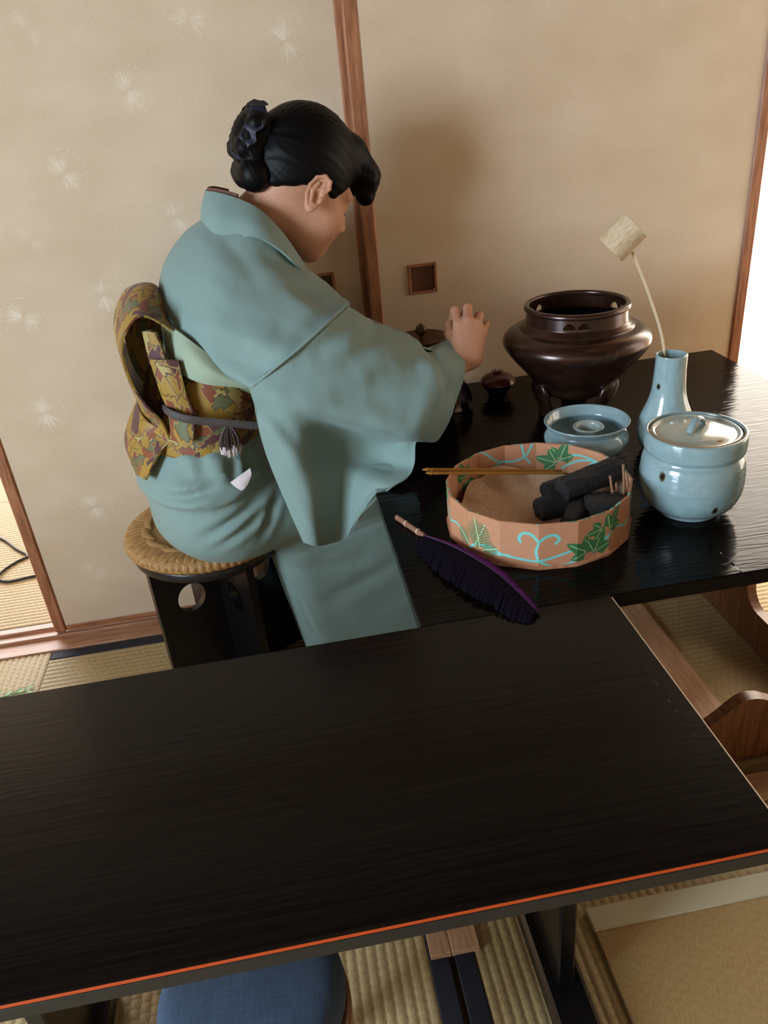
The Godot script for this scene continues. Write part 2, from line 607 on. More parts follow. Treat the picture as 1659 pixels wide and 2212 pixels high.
func build_room() -> void:
	var fl := Node3D.new()
	fl.name = "floor"
	add_child(fl)
	struct(fl, "floor of woven rush mats with dark blue cloth borders")
	tatami(fl, "rush_mat", -2.27, -0.735, -1.80, -0.9, false, "", M.rush)
	tatami(fl, "rush_mat", -0.733, 0.72, -1.80, -0.9, true, "n", M.rush)
	tatami(fl, "rush_mat", 0.722, 2.2, -1.80, -0.9, true, "n", M.rush)
	tatami(fl, "rush_mat", -2.27, -0.9, -0.898, 0.9, false, "s", M.rush)
	tatami(fl, "rush_mat", -0.898, 0.118, -0.898, 0.9, false, "e", M.rush)
	tatami(fl, "rush_mat", 0.126, 1.02, -0.898, 0.9, false, "w", M.rush)
	tatami(fl, "rush_mat", 1.022, 2.2, -0.898, 0.9, false, "e", M.rush)
	tatami(fl, "rush_mat", -2.27, 2.2, 0.902, 2.2, true, "n", M.rush)
	put(fl, "under_floor", box_mb(Vector3(0, -0.085, -1.3), Vector3(7.0, 0.06, 7.4), 0.0), M.plaster)
	# floor of the next room, its mats laid across
	tatami(fl, "rush_mat", -2.9, -0.3, -2.83, -1.95, true, "", M.rush)
	tatami(fl, "rush_mat", -2.9, -0.3, -3.75, -2.832, true, "", M.rush)
	tatami(fl, "rush_mat", -2.9, -0.3, -4.67, -3.752, true, "", M.rush)
	# grooved sill under the sliding panels
	var si := Node3D.new()
	si.name = "trim_1"
	add_child(si)
	struct(si, "pale wooden sill with two grooves under the sliding paper panels")
	for s in [[-1.8135, 0.025], [-1.8785, 0.0165], [-1.927, 0.026]]:
		put(si, "sill_strip", box_mb(Vector3(-0.05, -0.0115, s[0]), Vector3(4.5, 0.03, s[1]), 0.002), M.sill)
	put(si, "groove_bed", box_mb(Vector3(-0.05, -0.02, -1.87), Vector3(4.5, 0.03, 0.138), 0.0), M.sill)
	# sliding panels
	var bl := [[0.165, 0.937, 0.047, 1.0, 1.0], [0.147, 1.165, 0.047, 0.1, 1.0], [0.193, 1.43, 0.047, 0.2, 0.9], [0.346, 1.243, 0.047, 0.5, 0.8], [0.496, 0.507, 0.047, 0.4, 0.75], [0.332, 0.648, 0.047, 0.5, 0.7], [0.824, 0.447, 0.047, 0.3, 0.7], [0.642, 0.393, 0.047, 1.2, 0.5], [0.541, 0.759, 0.047, 0.2, 0.55], [0.348, 0.907, 0.047, 0.1, 0.7], [0.148, 1.616, 0.047, 0.9, 0.45], [0.229, 0.773, 0.047, 0.6, 0.3], [0.335, 0.385, 0.047, 0.6, 0.3]] # metres from the top corner of the panel, size, turn, strength
	fusuma("door_1", "sliding paper panel with faint white stamped bursts behind the woman", -0.74, 0.237, WZ - 0.0265, paper_img(640, 1200, 41, bl, 0.959), 0.1095, 0.848)
	fusuma("door_2", "plain beige sliding paper panel behind the dark bronze brazier", 0.2190, 1.187, WZ + 0.003, paper_img(640, 1200, 43, [[0.25, 0.5, 0.047, 0.3, 0.12], [0.6, 0.45, 0.047, 0.8, 0.12], [0.8, 0.75, 0.047, 0.5, 0.1]], 0.968), 0.350, 0.848)
	# head beam, plaster above, walls and ceiling
	put(self, "trim_2", box_mb(Vector3(-0.05, 1.845, -1.87), Vector3(4.5, 0.09, 0.11), 0.003), M.frame)
	struct(get_node("trim_2"), "dark wooden head beam above the sliding panels")
	put(self, "wall_back", box_mb(Vector3(-0.05, 2.145, -1.87), Vector3(4.5, 0.51, 0.08), 0.0), M.plaster)
	struct(get_node("wall_back"), "beige plaster above the head beam")
	put(self, "wall_front", box_mb(Vector3(-0.05, 1.2, 2.26), Vector3(4.7, 2.5, 0.1), 0.0), M.plaster)
	struct(get_node("wall_front"), "beige plaster wall facing the sliding panels")
	var wr := MB.new()
	cbox(wr, Vector3(2.26, 1.2, 0.66), Vector3(0.1, 2.5, 3.32), 0.0)
	cbox(wr, Vector3(2.26, 1.2, -1.79), Vector3(0.1, 2.5, 0.18), 0.0)
	cbox(wr, Vector3(2.26, 2.175, -1.35), Vector3(0.1, 0.55, 0.7), 0.0)
	cbox(wr, Vector3(2.26, 0.175, -1.35), Vector3(0.1, 0.45, 0.7), 0.0)
	struct(put(self, "wall_right", wr, M.plaster), "beige plaster wall beside the garden opening")
	shoji("window_4", "narrow white paper screen window in the wall beside the garden opening", Vector3(2.25, 1.15, -1.35), Vector2(0.7, 1.5), -PI / 2, 2, 5, Color(1.0, 0.96, 0.9), 0.8)
	put(self, "ceiling", box_mb(Vector3(0, 2.44, 0.2), Vector3(4.7, 0.08, 4.3), 0.0), M.ceiling)
	struct(get_node("ceiling"), "brown board ceiling")
	# side wall of plaster around a wide window with paper screens
	var wl := MB.new()
	var z0 := -0.25; var z1 := 0.85; var y0 := 0.75; var y1 := 1.95
	cbox(wl, Vector3(-2.3, 1.2, (WZ + z0) / 2 - 0.02), Vector3(0.1, 2.5, z0 - WZ + 0.04), 0.0)
	cbox(wl, Vector3(-2.3, 1.2, (z1 + 2.3) / 2), Vector3(0.1, 2.5, 2.3 - z1), 0.0)
	cbox(wl, Vector3(-2.3, (y1 + 2.45) / 2, (z0 + z1) / 2), Vector3(0.1, 2.45 - y1, z1 - z0), 0.0)
	cbox(wl, Vector3(-2.3, y0 / 2 - 0.02, (z0 + z1) / 2), Vector3(0.1, y0 + 0.04, z1 - z0), 0.0)
	struct(put(self, "wall_left", wl, M.plaster), "beige plaster wall around the paper screen window")
	shoji("window_1", "white paper screen window in the plaster side wall", Vector3(-2.28, (y0 + y1) / 2, (z0 + z1) / 2), Vector2(z1 - z0, y1 - y0), PI / 2, 2, 4, Color(0.82, 0.92, 1.0), 3.0)
	# next room shell
	var nr := MB.new()
	cbox(nr, Vector3(-2.96, 1.2, -3.3), Vector3(0.1, 2.5, 2.9), 0.0)
	cbox(nr, Vector3(-0.24, 1.2, -3.35), Vector3(0.1, 2.5, 2.8), 0.0)
	cbox(nr, Vector3(-1.6, 2.44, -3.3), Vector3(2.9, 0.08, 2.9), 0.0)
	cbox(nr, Vector3(-1.6, 2.2, -4.72), Vector3(2.9, 0.5, 0.1), 0.0)
	cbox(nr, Vector3(-1.6, 0.13, -4.72), Vector3(2.9, 0.35, 0.1), 0.0)
	cbox(nr, Vector3(-2.62, 1.2, -1.9), Vector3(0.8, 2.5, 0.1), 0.0)
	struct(put(self, "wall_next_room", nr, M.plaster), "plaster walls of the bright next room")
	shoji("window_2", "white paper screen window of the next room", Vector3(-1.6, 1.13, -4.72), Vector2(2.6, 1.65), 0.0, 5, 5, Color(0.97, 0.98, 1.0), 2.5)
	# garden side: veranda boards and a frosted glass door full of daylight
	var ve := Node3D.new()
	ve.name = "floor_veranda"
	add_child(ve)
	struct(ve, "pale veranda boards outside the bright opening")
	for k in 16:
		put(ve, "plank", box_mb(Vector3(1.17 + k * 0.125, -0.03, -2.37), Vector3(0.122, 0.03, 0.85), 0.002, 1.0, Vector2(k * 0.37, k * 0.21)), M.pale_wood)
	shoji("window_3", "frosted glass door bright with daylight beyond the veranda boards", Vector3(2.08, 1.2, -2.80), Vector2(1.9, 2.4), 0.0, 1, 1, Color(1.0, 0.97, 0.93), 3.2)
	var vw := MB.new()
	cbox(vw, Vector3(1.13, 1.2, -2.36), Vector3(0.06, 2.5, 0.9), 0.0)
	cbox(vw, Vector3(3.08, 1.2, -2.36), Vector3(0.06, 2.5, 0.9), 0.0)
	cbox(vw, Vector3(2.1, 2.44, -2.36), Vector3(2.0, 0.08, 0.9), 0.0)
	struct(put(self, "wall_veranda", vw, M.plaster), "plaster walls of the veranda")

func shoji(called: String, label: String, c: Vector3, size: Vector2, turn: float, nx: int, ny: int, col: Color, glow: float) -> void:
	var o := Node3D.new()
	o.name = called
	add_child(o, true)
	struct(o, label)
	o.position = c
	o.rotation.y = turn
	var pm := smat(Color8(240, 238, 230), 0.9)
	pm.emission_enabled = true
	pm.emission = col
	pm.emission_energy_multiplier = glow
	put(o, "window_paper", box_mb(Vector3(0, 0, -0.02), Vector3(size.x, size.y, 0.004), 0.0), pm)
	for i in nx + 1:
		put(o, "upright_bar", box_mb(Vector3(-size.x / 2 + size.x * i / nx, 0, 0), Vector3(0.03 if i % nx == 0 else 0.014, size.y, 0.02), 0.002), M.frame)
	for i in ny + 1:
		put(o, "cross_bar", box_mb(Vector3(0, -size.y / 2 + size.y * i / ny, 0), Vector3(size.x, 0.03 if i % ny == 0 else 0.012, 0.018), 0.002), M.frame)

# ---------------------------------------------------------------- tables and stools
const TY := 0.60

func build_tables() -> void:
	# table that carries the tea things: top, two side boards with cut-outs, stretcher
	var t := thing("tea_table", "square black lacquered table carrying the brazier and celadon vessels", "table", Vector3(0.5975, 0, -1.318))
	var b := MB.new()
	cbox(b, Vector3(0, TY - 0.0125, 0), Vector3(0.939, 0.025, 0.93), 0.002)
	put(t, "table_top", b, M.lacquer_b)
	for bx in [-0.29, 0.41]:
		var hw := 0.40
		var o := PackedVector2Array([Vector2(-hw, 0), Vector2(hw, 0), Vector2(hw, TY - 0.026), Vector2(-hw, TY - 0.026)])
		var h := rounded_rect2(Vector2(-0.08, 0.28), 0.16, 0.18, 0.05)
		var m := MB.new()
		extrude(m, with_holes(o, [h]), 0.022, Transform3D(Basis(Vector3.UP, PI / 2), Vector3(bx, 0, 0)), 1.0)
		put(t, "side_board", m, M.brown_wood)
	put(t, "stretcher", box_mb(Vector3(0.06, 0.52, -0.36), Vector3(0.676, 0.08, 0.02), 0.002), M.black)
	# long table in front of it
	var g := thing("long_table", "long black lacquered table with an orange line along its edge", "table", Vector3(-0.62, 0, -0.645))
	b = MB.new()
	cbox(b, Vector3(0, TY - 0.0125, 0), Vector3(2.04, 0.025, 0.418), 0.0015)
	put(g, "table_top", b, M.lacquer)
	put(g, "orange_inlay", box_mb(Vector3(0, TY - 0.0045, 0.2085), Vector3(2.038, 0.004, 0.0025), 0.0005), M.orange)
	put(g, "edge_strip", box_mb(Vector3(0, TY - 0.0165, 0.2085), Vector3(2.036, 0.016, 0.002), 0.0005), M.black_edge)
	put(g, "end_strip", box_mb(Vector3(1.0205, TY - 0.0035, 0.0), Vector3(0.0016, 0.006, 0.41), 0.0004), M.cream_edge)
	for x in [-0.85, 0.17, 0.895]:
		put(g, "leg_board", box_mb(Vector3(x, 0.29, -0.09), Vector3(0.026, 0.57, 0.16), 0.003), M.black)
		put(g, "foot_beam", box_mb(Vector3(x, 0.022, 0.02), Vector3(0.062, 0.044, 0.40), 0.006), M.black)

func rounded_rect2(c: Vector2, hx: float, hy: float, r: float) -> PackedVector2Array:
	var o := PackedVector2Array() # clockwise, for a hole
	var cs := [[1, 1], [1, -1], [-1, -1], [-1, 1]]
	for i in 4:
		for k in 6:
			var a := PI / 2 - i * PI / 2 - k * PI / 10
			o.append(c + Vector2(cs[i][0] * (hx - r), cs[i][1] * (hy - r)) + Vector2(cos(a), sin(a)) * r)
	return o

func build_stools() -> void:
	# round stool: plaited rush seat, black disc, two boards crossing with round holes
	var t := thing("round_stool", "round stool with plaited rush seat on crossed black boards with round holes", "stool", Vector3(-0.225, 0, -1.595))
	var dm := smat(Color8(20, 19, 22), 0.3)
	var b := MB.new()
	lathe(b, [[0, 0.374], [0.172, 0.374], [0.176, 0.378], [0.176, 0.394], [0.17, 0.397], [0.0, 0.397]], 64)
	put(t, "seat_disc", b, dm)
	for s in [0, 1]:
		var o := PackedVector2Array([Vector2(-0.165, 0), Vector2(0.185, 0), Vector2(0.185, 0.374), Vector2(-0.165, 0.374)])
		var m := MB.new()
		var hs := [circle2(Vector2(-0.082, 0.264), 0.034, 0.036, 28, true), circle2(Vector2(0.092, 0.264), 0.034, 0.036, 28, true)]
		extrude(m, with_holes(o, hs), 0.018, Transform3D(Basis(Vector3.UP, deg_to_rad(30 if s == 0 else 120)), Vector3(0, 0, 0)))
		put(t, "cross_board", m, M.black)
	# rush seat: radial bundles over the rim, two plaited rings on top
	var straw := grain_img(192, 192, 51, 0.35, 0.02, [Color8(92, 58, 28), Color8(168, 120, 68), Color8(182, 136, 80), Color8(212, 170, 110)], 0.9)
	var sm := tmat(straw, 0.6, Vector3(3, 3, 1))
	sm.normal_enabled = true
	sm.normal_texture = bump_tex(straw, 3.0)
	var c := Node3D.new()
	c.name = "rush_seat"
	t.add_child(c)
	var rr := MB.new()
	var rows := []
	var prof := [[0.168, 0.396], [0.180, 0.400], [0.187, 0.408], [0.188, 0.420], [0.182, 0.429], [0.165, 0.432], [0.13, 0.433], [0.128, 0.428], [0.09, 0.430], [0.086, 0.426], [0.04, 0.428], [0.0, 0.427]]
	var seg := 288
	for i in prof.size():
		var row := PackedVector3Array()
		for j in seg:
			var a := TAU * j / seg
			var rib := absf(sin(a * 36.0))
			var amp := 0.0
			if i < 5: amp = 0.0035
			elif i < 7: amp = 0.0016
			var r: float = prof[i][0] + amp * (rib - 0.6) * (1.0 if i < 5 else 0.0)
			var y: float = prof[i][1] + amp * (rib - 0.6) * (0.3 if i < 5 else 1.0)
			row.append(Vector3(r * cos(a), y, -r * sin(a)))
		rows.append(row)
	rr.sheet(rows, true, false, Vector2(6, 0.5))
	put(c, "straw_body", rr, sm)
	# crescents of twisted straw where the bundles lock, laid in two rings
	for ring in [[0.132, 15, 0.020], [0.078, 10, 0.018]]:
		for k in int(ring[1]):
			var m := MB.new()
			var a0: float = TAU * k / ring[1]
			var st: float = TAU / ring[1]
			var pts := []
			for i in 9:
				var f := i / 8.0
				var rad: float = ring[0] + 0.35 * ring[2] * sin(PI * f) - 0.012 * (f - 0.5)
				var a := a0 + st * (f - 0.5) * 1.25
				pts.append(Vector3(rad * cos(a), 0.4318 + 0.0022 * sin(PI * f), -rad * sin(a)))
			tube(m, pts, [0.0015, 0.004, 0.0065, 0.008, 0.0085, 0.008, 0.0065, 0.004, 0.0015], 10, true, 0.32, Vector3(cos(a0), 0, -sin(a0)), 6.0)
			put(c, "plait", m, sm)
	# blue round seat in front of the long table
	var cl := Image.create(128, 128, false, Image.FORMAT_RGB8)
	var n := noise(61, 1.0, 3)
	for y in 128:
		for x in 128:
			var w := 0.5 + 0.35 * n.get_noise_2d(x * 0.02, y * 0.5) + 0.35 * n.get_noise_2d(x * 0.5, y * 0.02 + 50)
			cl.set_pixel(x, y, Color8(38, 52, 70).lerp(Color8(68, 88, 112), clampf(w, 0, 1)))
	var bm := tmat(cl, 0.85, Vector3(5, 5, 1))
	bm.uv1_triplanar = true
	bm.uv1_scale = Vector3(7, 7, 7)
	var u := thing("cushion_stool", "round stool with a slubby blue cushion below the orange edged table", "stool", Vector3(-0.155, 0, -0.582))
	b = MB.new()
	lathe(b, smooth_prof([[0.0, 0.270], [0.085, 0.270], [0.106, 0.276], [0.114, 0.294], [0.108, 0.314], [0.084, 0.325], [0.0, 0.330]], 5), 64)
	put(u, "cushion", b, bm)
	b = MB.new()
	lathe(b, [[0, 0.246], [0.112, 0.246], [0.117, 0.250], [0.117, 0.266], [0.112, 0.270], [0.0, 0.270]], 56)
	put(u, "seat_board", b, M.brown_wood)
	for k in 4:
		var a := TAU * (k + 0.35) / 4
		b = MB.new()
		tube(b, [Vector3(0.075 * cos(a), 0.246, 0.075 * sin(a)), Vector3(0.1 * cos(a), 0.0, 0.1 * sin(a))], [0.015, 0.012], 12)
		put(u, "leg", b, M.brown_wood)
# ---------------------------------------------------------------- things on the table
# glaze picture: soft tone changes and iron spots; spots: [u, v, ru, rv]
func glaze_img(seed_: int, spots: Array, a: Color, c: Color) -> Image:
	var w := 512; var h := 256
	var n := noise(seed_, 1.0, 3)
	var im := Image.create(w, h, false, Image.FORMAT_RGB8)
	for y in h:
		for x in w:
			var an := TAU * x / w
			var t := 0.5 + 0.5 * n.get_noise_3d(cos(an) * 2.0, y * 0.05, sin(an) * 2.0) + 0.2 * n.get_noise_3d(cos(an) * 14.0, y * 0.3, sin(an) * 14.0)
			im.set_pixel(x, y, a.lerp(c, clampf(t, 0, 1)))
	for s in spots:
		for y in range(int((s[1] - s[3]) * h), int((s[1] + s[3]) * h) + 1):
			for x in range(int((s[0] - s[2]) * w), int((s[0] + s[2]) * w) + 1):
				var dx: float = (float(x) / w - s[0]) / s[2]
				var dy: float = (float(y) / h - s[1]) / s[3]
				var d := sqrt(dx * dx + dy * dy) + 0.35 * n.get_noise_2d(x * 0.9, y * 0.9)
				if d < 1.0 and y >= 0 and y < h:
					var q := im.get_pixel(posmod(x, w), y)
					im.set_pixel(posmod(x, w), y, q.lerp(Color8(52, 40, 20) if d > 0.35 else Color8(18, 15, 12), clampf((1.0 - d) * 2.2, 0, 1)))
	return im

func glaze(im: Image) -> StandardMaterial3D:
	var m := tmat(im, 0.16)
	m.clearcoat_enabled = true
	m.clearcoat = 0.6
	m.clearcoat_roughness = 0.05
	return m

func build_table_things() -> void:
	brazier()
	celadon()
	charcoal_box()
	kettle()
	feather()
	incense_case()
	cloth_and_paper()

func brazier() -> void:
	var t := thing("bronze_brazier", "dark brown bronze brazier with pierced neck and three feet", "brazier", Vector3(0.606, TY, -1.53))
	var im := grain_img(256, 128, 71, 0.03, 0.05, [Color8(44, 26, 20), Color8(58, 36, 27), Color8(72, 46, 34)], 0.3)
	var m := tmat(im, 0.24)
	m.metallic = 0.45
	m.metallic_specular = 0.6
	var b := MB.new()
	const BR := 0.94
	var prof := smooth_prof([[0.0, 0.044], [0.056, 0.043], [0.074, 0.050], [0.094, 0.074], [0.118, 0.101], [0.142, 0.127], [0.157, 0.146], [0.1615, 0.158], [0.157, 0.170], [0.142, 0.181], [0.124, 0.187]], 6)
	prof.append_array([[0.1235, 0.1905], [0.117, 0.1925], [0.1165, 0.1955], [0.111, 0.1975], [0.1105, 0.200]])
	for p in prof: p[0] *= BR
	lathe(b, prof, 96)
	put(t, "body", b, m)
	b = MB.new()
	lathe(b, smooth_prof([[0.097, 0.199], [0.121, 0.180], [0.139, 0.156], [0.118, 0.118], [0.07, 0.075], [0.0, 0.07]], 5), 72)
	put(t, "inner_bowl", b, m)
	# pierced neck: outer and inner wall with leaf-shaped openings in pairs
	b = MB.new()
	var seg := 480
	var rows := 14
	var y0 := 0.199; var y1 := 0.222
	var holed := func(j: int, i: int) -> bool:
		var a := 360.0 * (j + 0.5) / seg
		var y := lerpf(y0, y1, (i + 0.5) / rows)
		for c in [249.0, 9.0, 129.0]:
			for s in [-1.0, 1.0]:
				var du: float = wrapf(a - (c + s * 7.9), -180, 180) / 6.6
				var dv := (y - 0.2085) / 0.0078
				# leaf: flat below, pointed outwards
				if absf(du) < 1.0 and dv > -0.75 and dv < 1.0 - du * du * (1.0 if s * du < 0 else 1.0) * 1.1: return true
		return false
	var P := func(j: int, i: int, inner: bool) -> Vector3:
		var a := TAU * j / seg
		var f := float(i) / rows
		var r := (lerpf(0.1105, 0.109, f)) * BR - (0.0055 if inner else 0.0)
		return Vector3(r * cos(a), lerpf(y0, y1, f), -r * sin(a))
	var base := [0, 0]
	for s in 2:
		base[s] = b.v.size()
		for i in rows + 1:
			for j in seg: b.vert(P.call(j, i, s == 1), Vector2(float(j) / seg, 0.5))
	for i in rows:
		for j in seg:
			if holed.call(j, i): continue
			var j1 := (j + 1) % seg
			b.quad(base[0] + i * seg + j, base[0] + i * seg + j1, base[0] + (i + 1) * seg + j1, base[0] + (i + 1) * seg + j)
			b.quad(base[1] + i * seg + j1, base[1] + i * seg + j, base[1] + (i + 1) * seg + j, base[1] + (i + 1) * seg + j1)
			for e in [[1, 0, j1, i, j1, i + 1], [-1, 0, j, i + 1, j, i], [0, 1, j1, i + 1, j, i + 1], [0, -1, j, i, j1, i]]:
				if holed.call(posmod(j + e[0], seg), i + e[1]) and i + e[1] >= 0 and i + e[1] < rows:
					b.fquad(P.call(e[2], e[3], false), P.call(e[2], e[3], true), P.call(e[4], e[5], true), P.call(e[4], e[5], false))
	put(t, "neck", b, m)
	b = MB.new()
	lathe(b, smooth_prof([[0.0965, 0.222], [0.102, 0.2215], [0.1067, 0.2235], [0.1076, 0.228], [0.1053, 0.2325], [0.0996, 0.2335], [0.0959, 0.230], [0.0965, 0.222]], 4), 96)
	put(t, "rim", b, m)
	for k in 3:
		var a := TAU * k / 3.0 + deg_to_rad(188)
		var d := Vector3(cos(a), 0, -sin(a))
		b = MB.new()
		tube(b, spline([d * 0.088 + Vector3(0, 0.080, 0), d * 0.080 + Vector3(0, 0.056, 0), d * 0.071 + Vector3(0, 0.030, 0), d * 0.066 + Vector3(0, 0.010, 0), d * 0.066], 4), [0.008, 0.010, 0.012, 0.013, 0.0135, 0.0135, 0.013, 0.0125, 0.012, 0.0115, 0.011, 0.011, 0.011, 0.0115, 0.012, 0.012, 0.0115], 20, true, 2.5, d)
		put(t, "foot", b, m)

func celadon() -> void:
	var ca := Color8(124, 150, 154); var cb := Color8(150, 174, 178)
	# lidded water jar
	var t := thing("water_jar", "celadon water jar with matching lid and brown iron spots", "jar", Vector3(0.617, TY, -1.05))
	var prof := smooth_prof([[0.0, 0.004], [0.040, 0.003], [0.047, 0.0], [0.050, 0.004], [0.0525, 0.008], [0.067, 0.018], [0.0765, 0.035], [0.0802, 0.055], [0.0800, 0.076], [0.0775, 0.095], [0.0735, 0.1030], [0.0722, 0.107], [0.0752, 0.110], [0.0770, 0.116], [0.0772, 0.128], [0.0765, 0.138], [0.0745, 0.141], [0.0715, 0.1405], [0.0705, 0.136], [0.0700, 0.128]], 5)
	for p in prof: # throwing rings on the belly
		if p[1] > 0.03 and p[1] < 0.098: p[0] += 0.00045 * sin(p[1] * 900.0)
	# find where the spots fall: u from the heading, v from the height on the outside
	var spots := []
	for s in [[208.0, 0.085, 0.0058], [271.0, 0.034, 0.0055], [340.0, 0.05, 0.005], [150.0, 0.06, 0.006]]:
		spots.append([s[0] / 360.0, prof_v(prof, s[1]), s[2] / (TAU * 0.077), s[2] / 0.24])
	var b := MB.new()
	lathe(b, prof, 96)
	put(t, "body", b, glaze(glaze_img(81, spots, ca, cb)))
	var li := Node3D.new()
	li.name = "lid"
	t.add_child(li)
	var lp := smooth_prof([[0.0, 0.131], [0.069, 0.131], [0.0695, 0.134], [0.068, 0.1385], [0.064, 0.1395], [0.0625, 0.1375], [0.058, 0.1365], [0.04, 0.1405], [0.02, 0.143], [0.0, 0.1435]], 5)
	b = MB.new()
	lathe(b, lp, 80)
	var lg := glaze_img(82, [[250.0 / 360, prof_v(lp, 0.1395) + 0.12, 0.03, 0.02], [327.0 / 360, 0.76, 0.028, 0.028], [285.0 / 360, 0.72, 0.022, 0.022]], Color8(148, 158, 146), Color8(172, 180, 168))
	put(li, "disc", b, glaze(lg))
	b = MB.new()
	lathe(b, [[0.0692, 0.1345], [0.0714, 0.1362], [0.0716, 0.1400], [0.0700, 0.1412]], 80)
	put(t, "bare_clay_rim", b, smat(Color8(150, 116, 84), 0.7))
	b = MB.new()
	var yw := deg_to_rad(-35)
	var pts := []
	for k in 11:
		var f := k / 10.0
		pts.append(Vector3(cos(yw) * (f - 0.5) * 0.044, 0.1415 + 0.017 * pow(sin(PI * f), 0.7), sin(yw) * (f - 0.5) * 0.044))
	tube(b, spline(pts, 3), 0.0055, 14, true, 0.7, Vector3(sin(yw), 0, -cos(yw)))
	put(li, "strap_handle", b, glaze(glaze_img(83, [], ca, cb)))
	# low bowl with a lid rest standing in it
	t = thing("waste_water_bowl", "wide celadon bowl with flared lip standing beside the brazier", "bowl", Vector3(0.541, TY, -1.30))
	b = MB.new()
	lathe(b, smooth_prof([[0.0, 0.004], [0.042, 0.003], [0.047, 0.0], [0.050, 0.004], [0.060, 0.012], [0.074, 0.026], [0.0785, 0.040], [0.0735, 0.051], [0.0690, 0.0565], [0.0700, 0.0615], [0.0760, 0.0685], [0.0790, 0.0715], [0.0775, 0.0735], [0.0730, 0.0700], [0.0660, 0.0600], [0.0650, 0.055], [0.069, 0.048], [0.071, 0.036], [0.062, 0.018], [0.03, 0.010], [0.0, 0.010]], 5), 88)
	put(t, "body", b, glaze(glaze_img(84, [], Color8(132, 158, 164), Color8(156, 180, 184))))
	t = thing("lid_rest", "small ring shaped celadon lid rest standing inside the wide bowl", "lid rest", Vector3(0.545, TY + 0.010, -1.30))
	b = MB.new()
	lathe(b, smooth_prof([[0.022, 0.0], [0.026, 0.001], [0.0235, 0.02], [0.025, 0.042], [0.029, 0.047], [0.028, 0.050], [0.024, 0.0485], [0.0205, 0.045], [0.0190, 0.02], [0.022, 0.0]], 5), 48)
	put(t, "ring", b, glaze(glaze_img(85, [], Color8(168, 184, 180), Color8(186, 200, 196))))
	# slender vase that holds the ladle
	t = thing("ladle_stand_vase", "slender celadon vase with straight neck holding the bamboo ladle", "vase", Vector3(0.686, TY, -1.275))
	var vp := smooth_prof([[0.0, 0.003], [0.033, 0.002], [0.037, 0.0], [0.040, 0.005], [0.047, 0.020], [0.0515, 0.040], [0.0495, 0.060], [0.0425, 0.080], [0.0350, 0.100], [0.0305, 0.120], [0.0285, 0.145], [0.0275, 0.170], [0.0275, 0.184], [0.0270, 0.187], [0.0245, 0.1865], [0.0235, 0.180], [0.0240, 0.120], [0.030, 0.08], [0.03, 0.03], [0.0, 0.02]], 5)
	b = MB.new()
	lathe(b, vp, 72)
	put(t, "body", b, glaze(glaze_img(86, [[204.0 / 360, prof_v(vp, 0.130), 0.026, 0.014]], Color8(134, 160, 164), Color8(160, 184, 186))))
	# bamboo ladle
	t = thing("bamboo_ladle", "pale bamboo water ladle standing in the celadon vase", "ladle", Vector3(0.686, TY + 0.03, -1.285))
	var bam := tmat(grain_img(64, 256, 91, 0.4, 0.01, [Color8(182, 154, 118), Color8(204, 178, 142), Color8(216, 194, 160)], 0.6), 0.55, Vector3(1, 1, 1))
	var o := t.position
	b = MB.new()
	var p1 := Vector3(0.682, 0.795, -1.30) - o
	var p2 := Vector3(0.632, 0.951, -1.335) - o
	var p0 := Vector3(0.690, 0.66, -1.272) - o
	tube(b, spline([p0, p1, p1.lerp(p2, 0.55) + Vector3(0.004, 0, 0), p2, p2 + (p2 - p1).normalized() * 0.03], 5), 0.0031, 10, true, 0.8)
	put(t, "handle", b, bam)
	var cup := MB.new()
	var cc := Vector3(0.610, 0.987, -1.34) - o
	var ax := Vector3(0.70, 0.71, 0.17).normalized()
	var bs := basis_y(ax)
	lathe(cup, [[0.0, -0.0275, 1], [0.0285, -0.0275, 1], [0.0295, -0.026], [0.0295, 0.0275, 1], [0.0275, 0.0275, 1], [0.0270, -0.024, 1], [0.0, -0.024]], 48, cc, bs, Vector2(3, 1))
	put(t, "cup", cup, bam)

func basis_y(y: Vector3) -> Basis:
	var x := y.cross(Vector3(0, 0, 1))
	if x.length() < 0.05: x = y.cross(Vector3(1, 0, 0))
	x = x.normalized()
	return Basis(x, y, x.cross(y)).orthonormalized()

func prof_v(prof: Array, y: float) -> float:
	for i in prof.size() - 1:
		if prof[i][0] > 0.01 and prof[i][1] <= y and prof[i + 1][1] > y: return (i + 0.5) / (prof.size() - 1)
	return 0.5

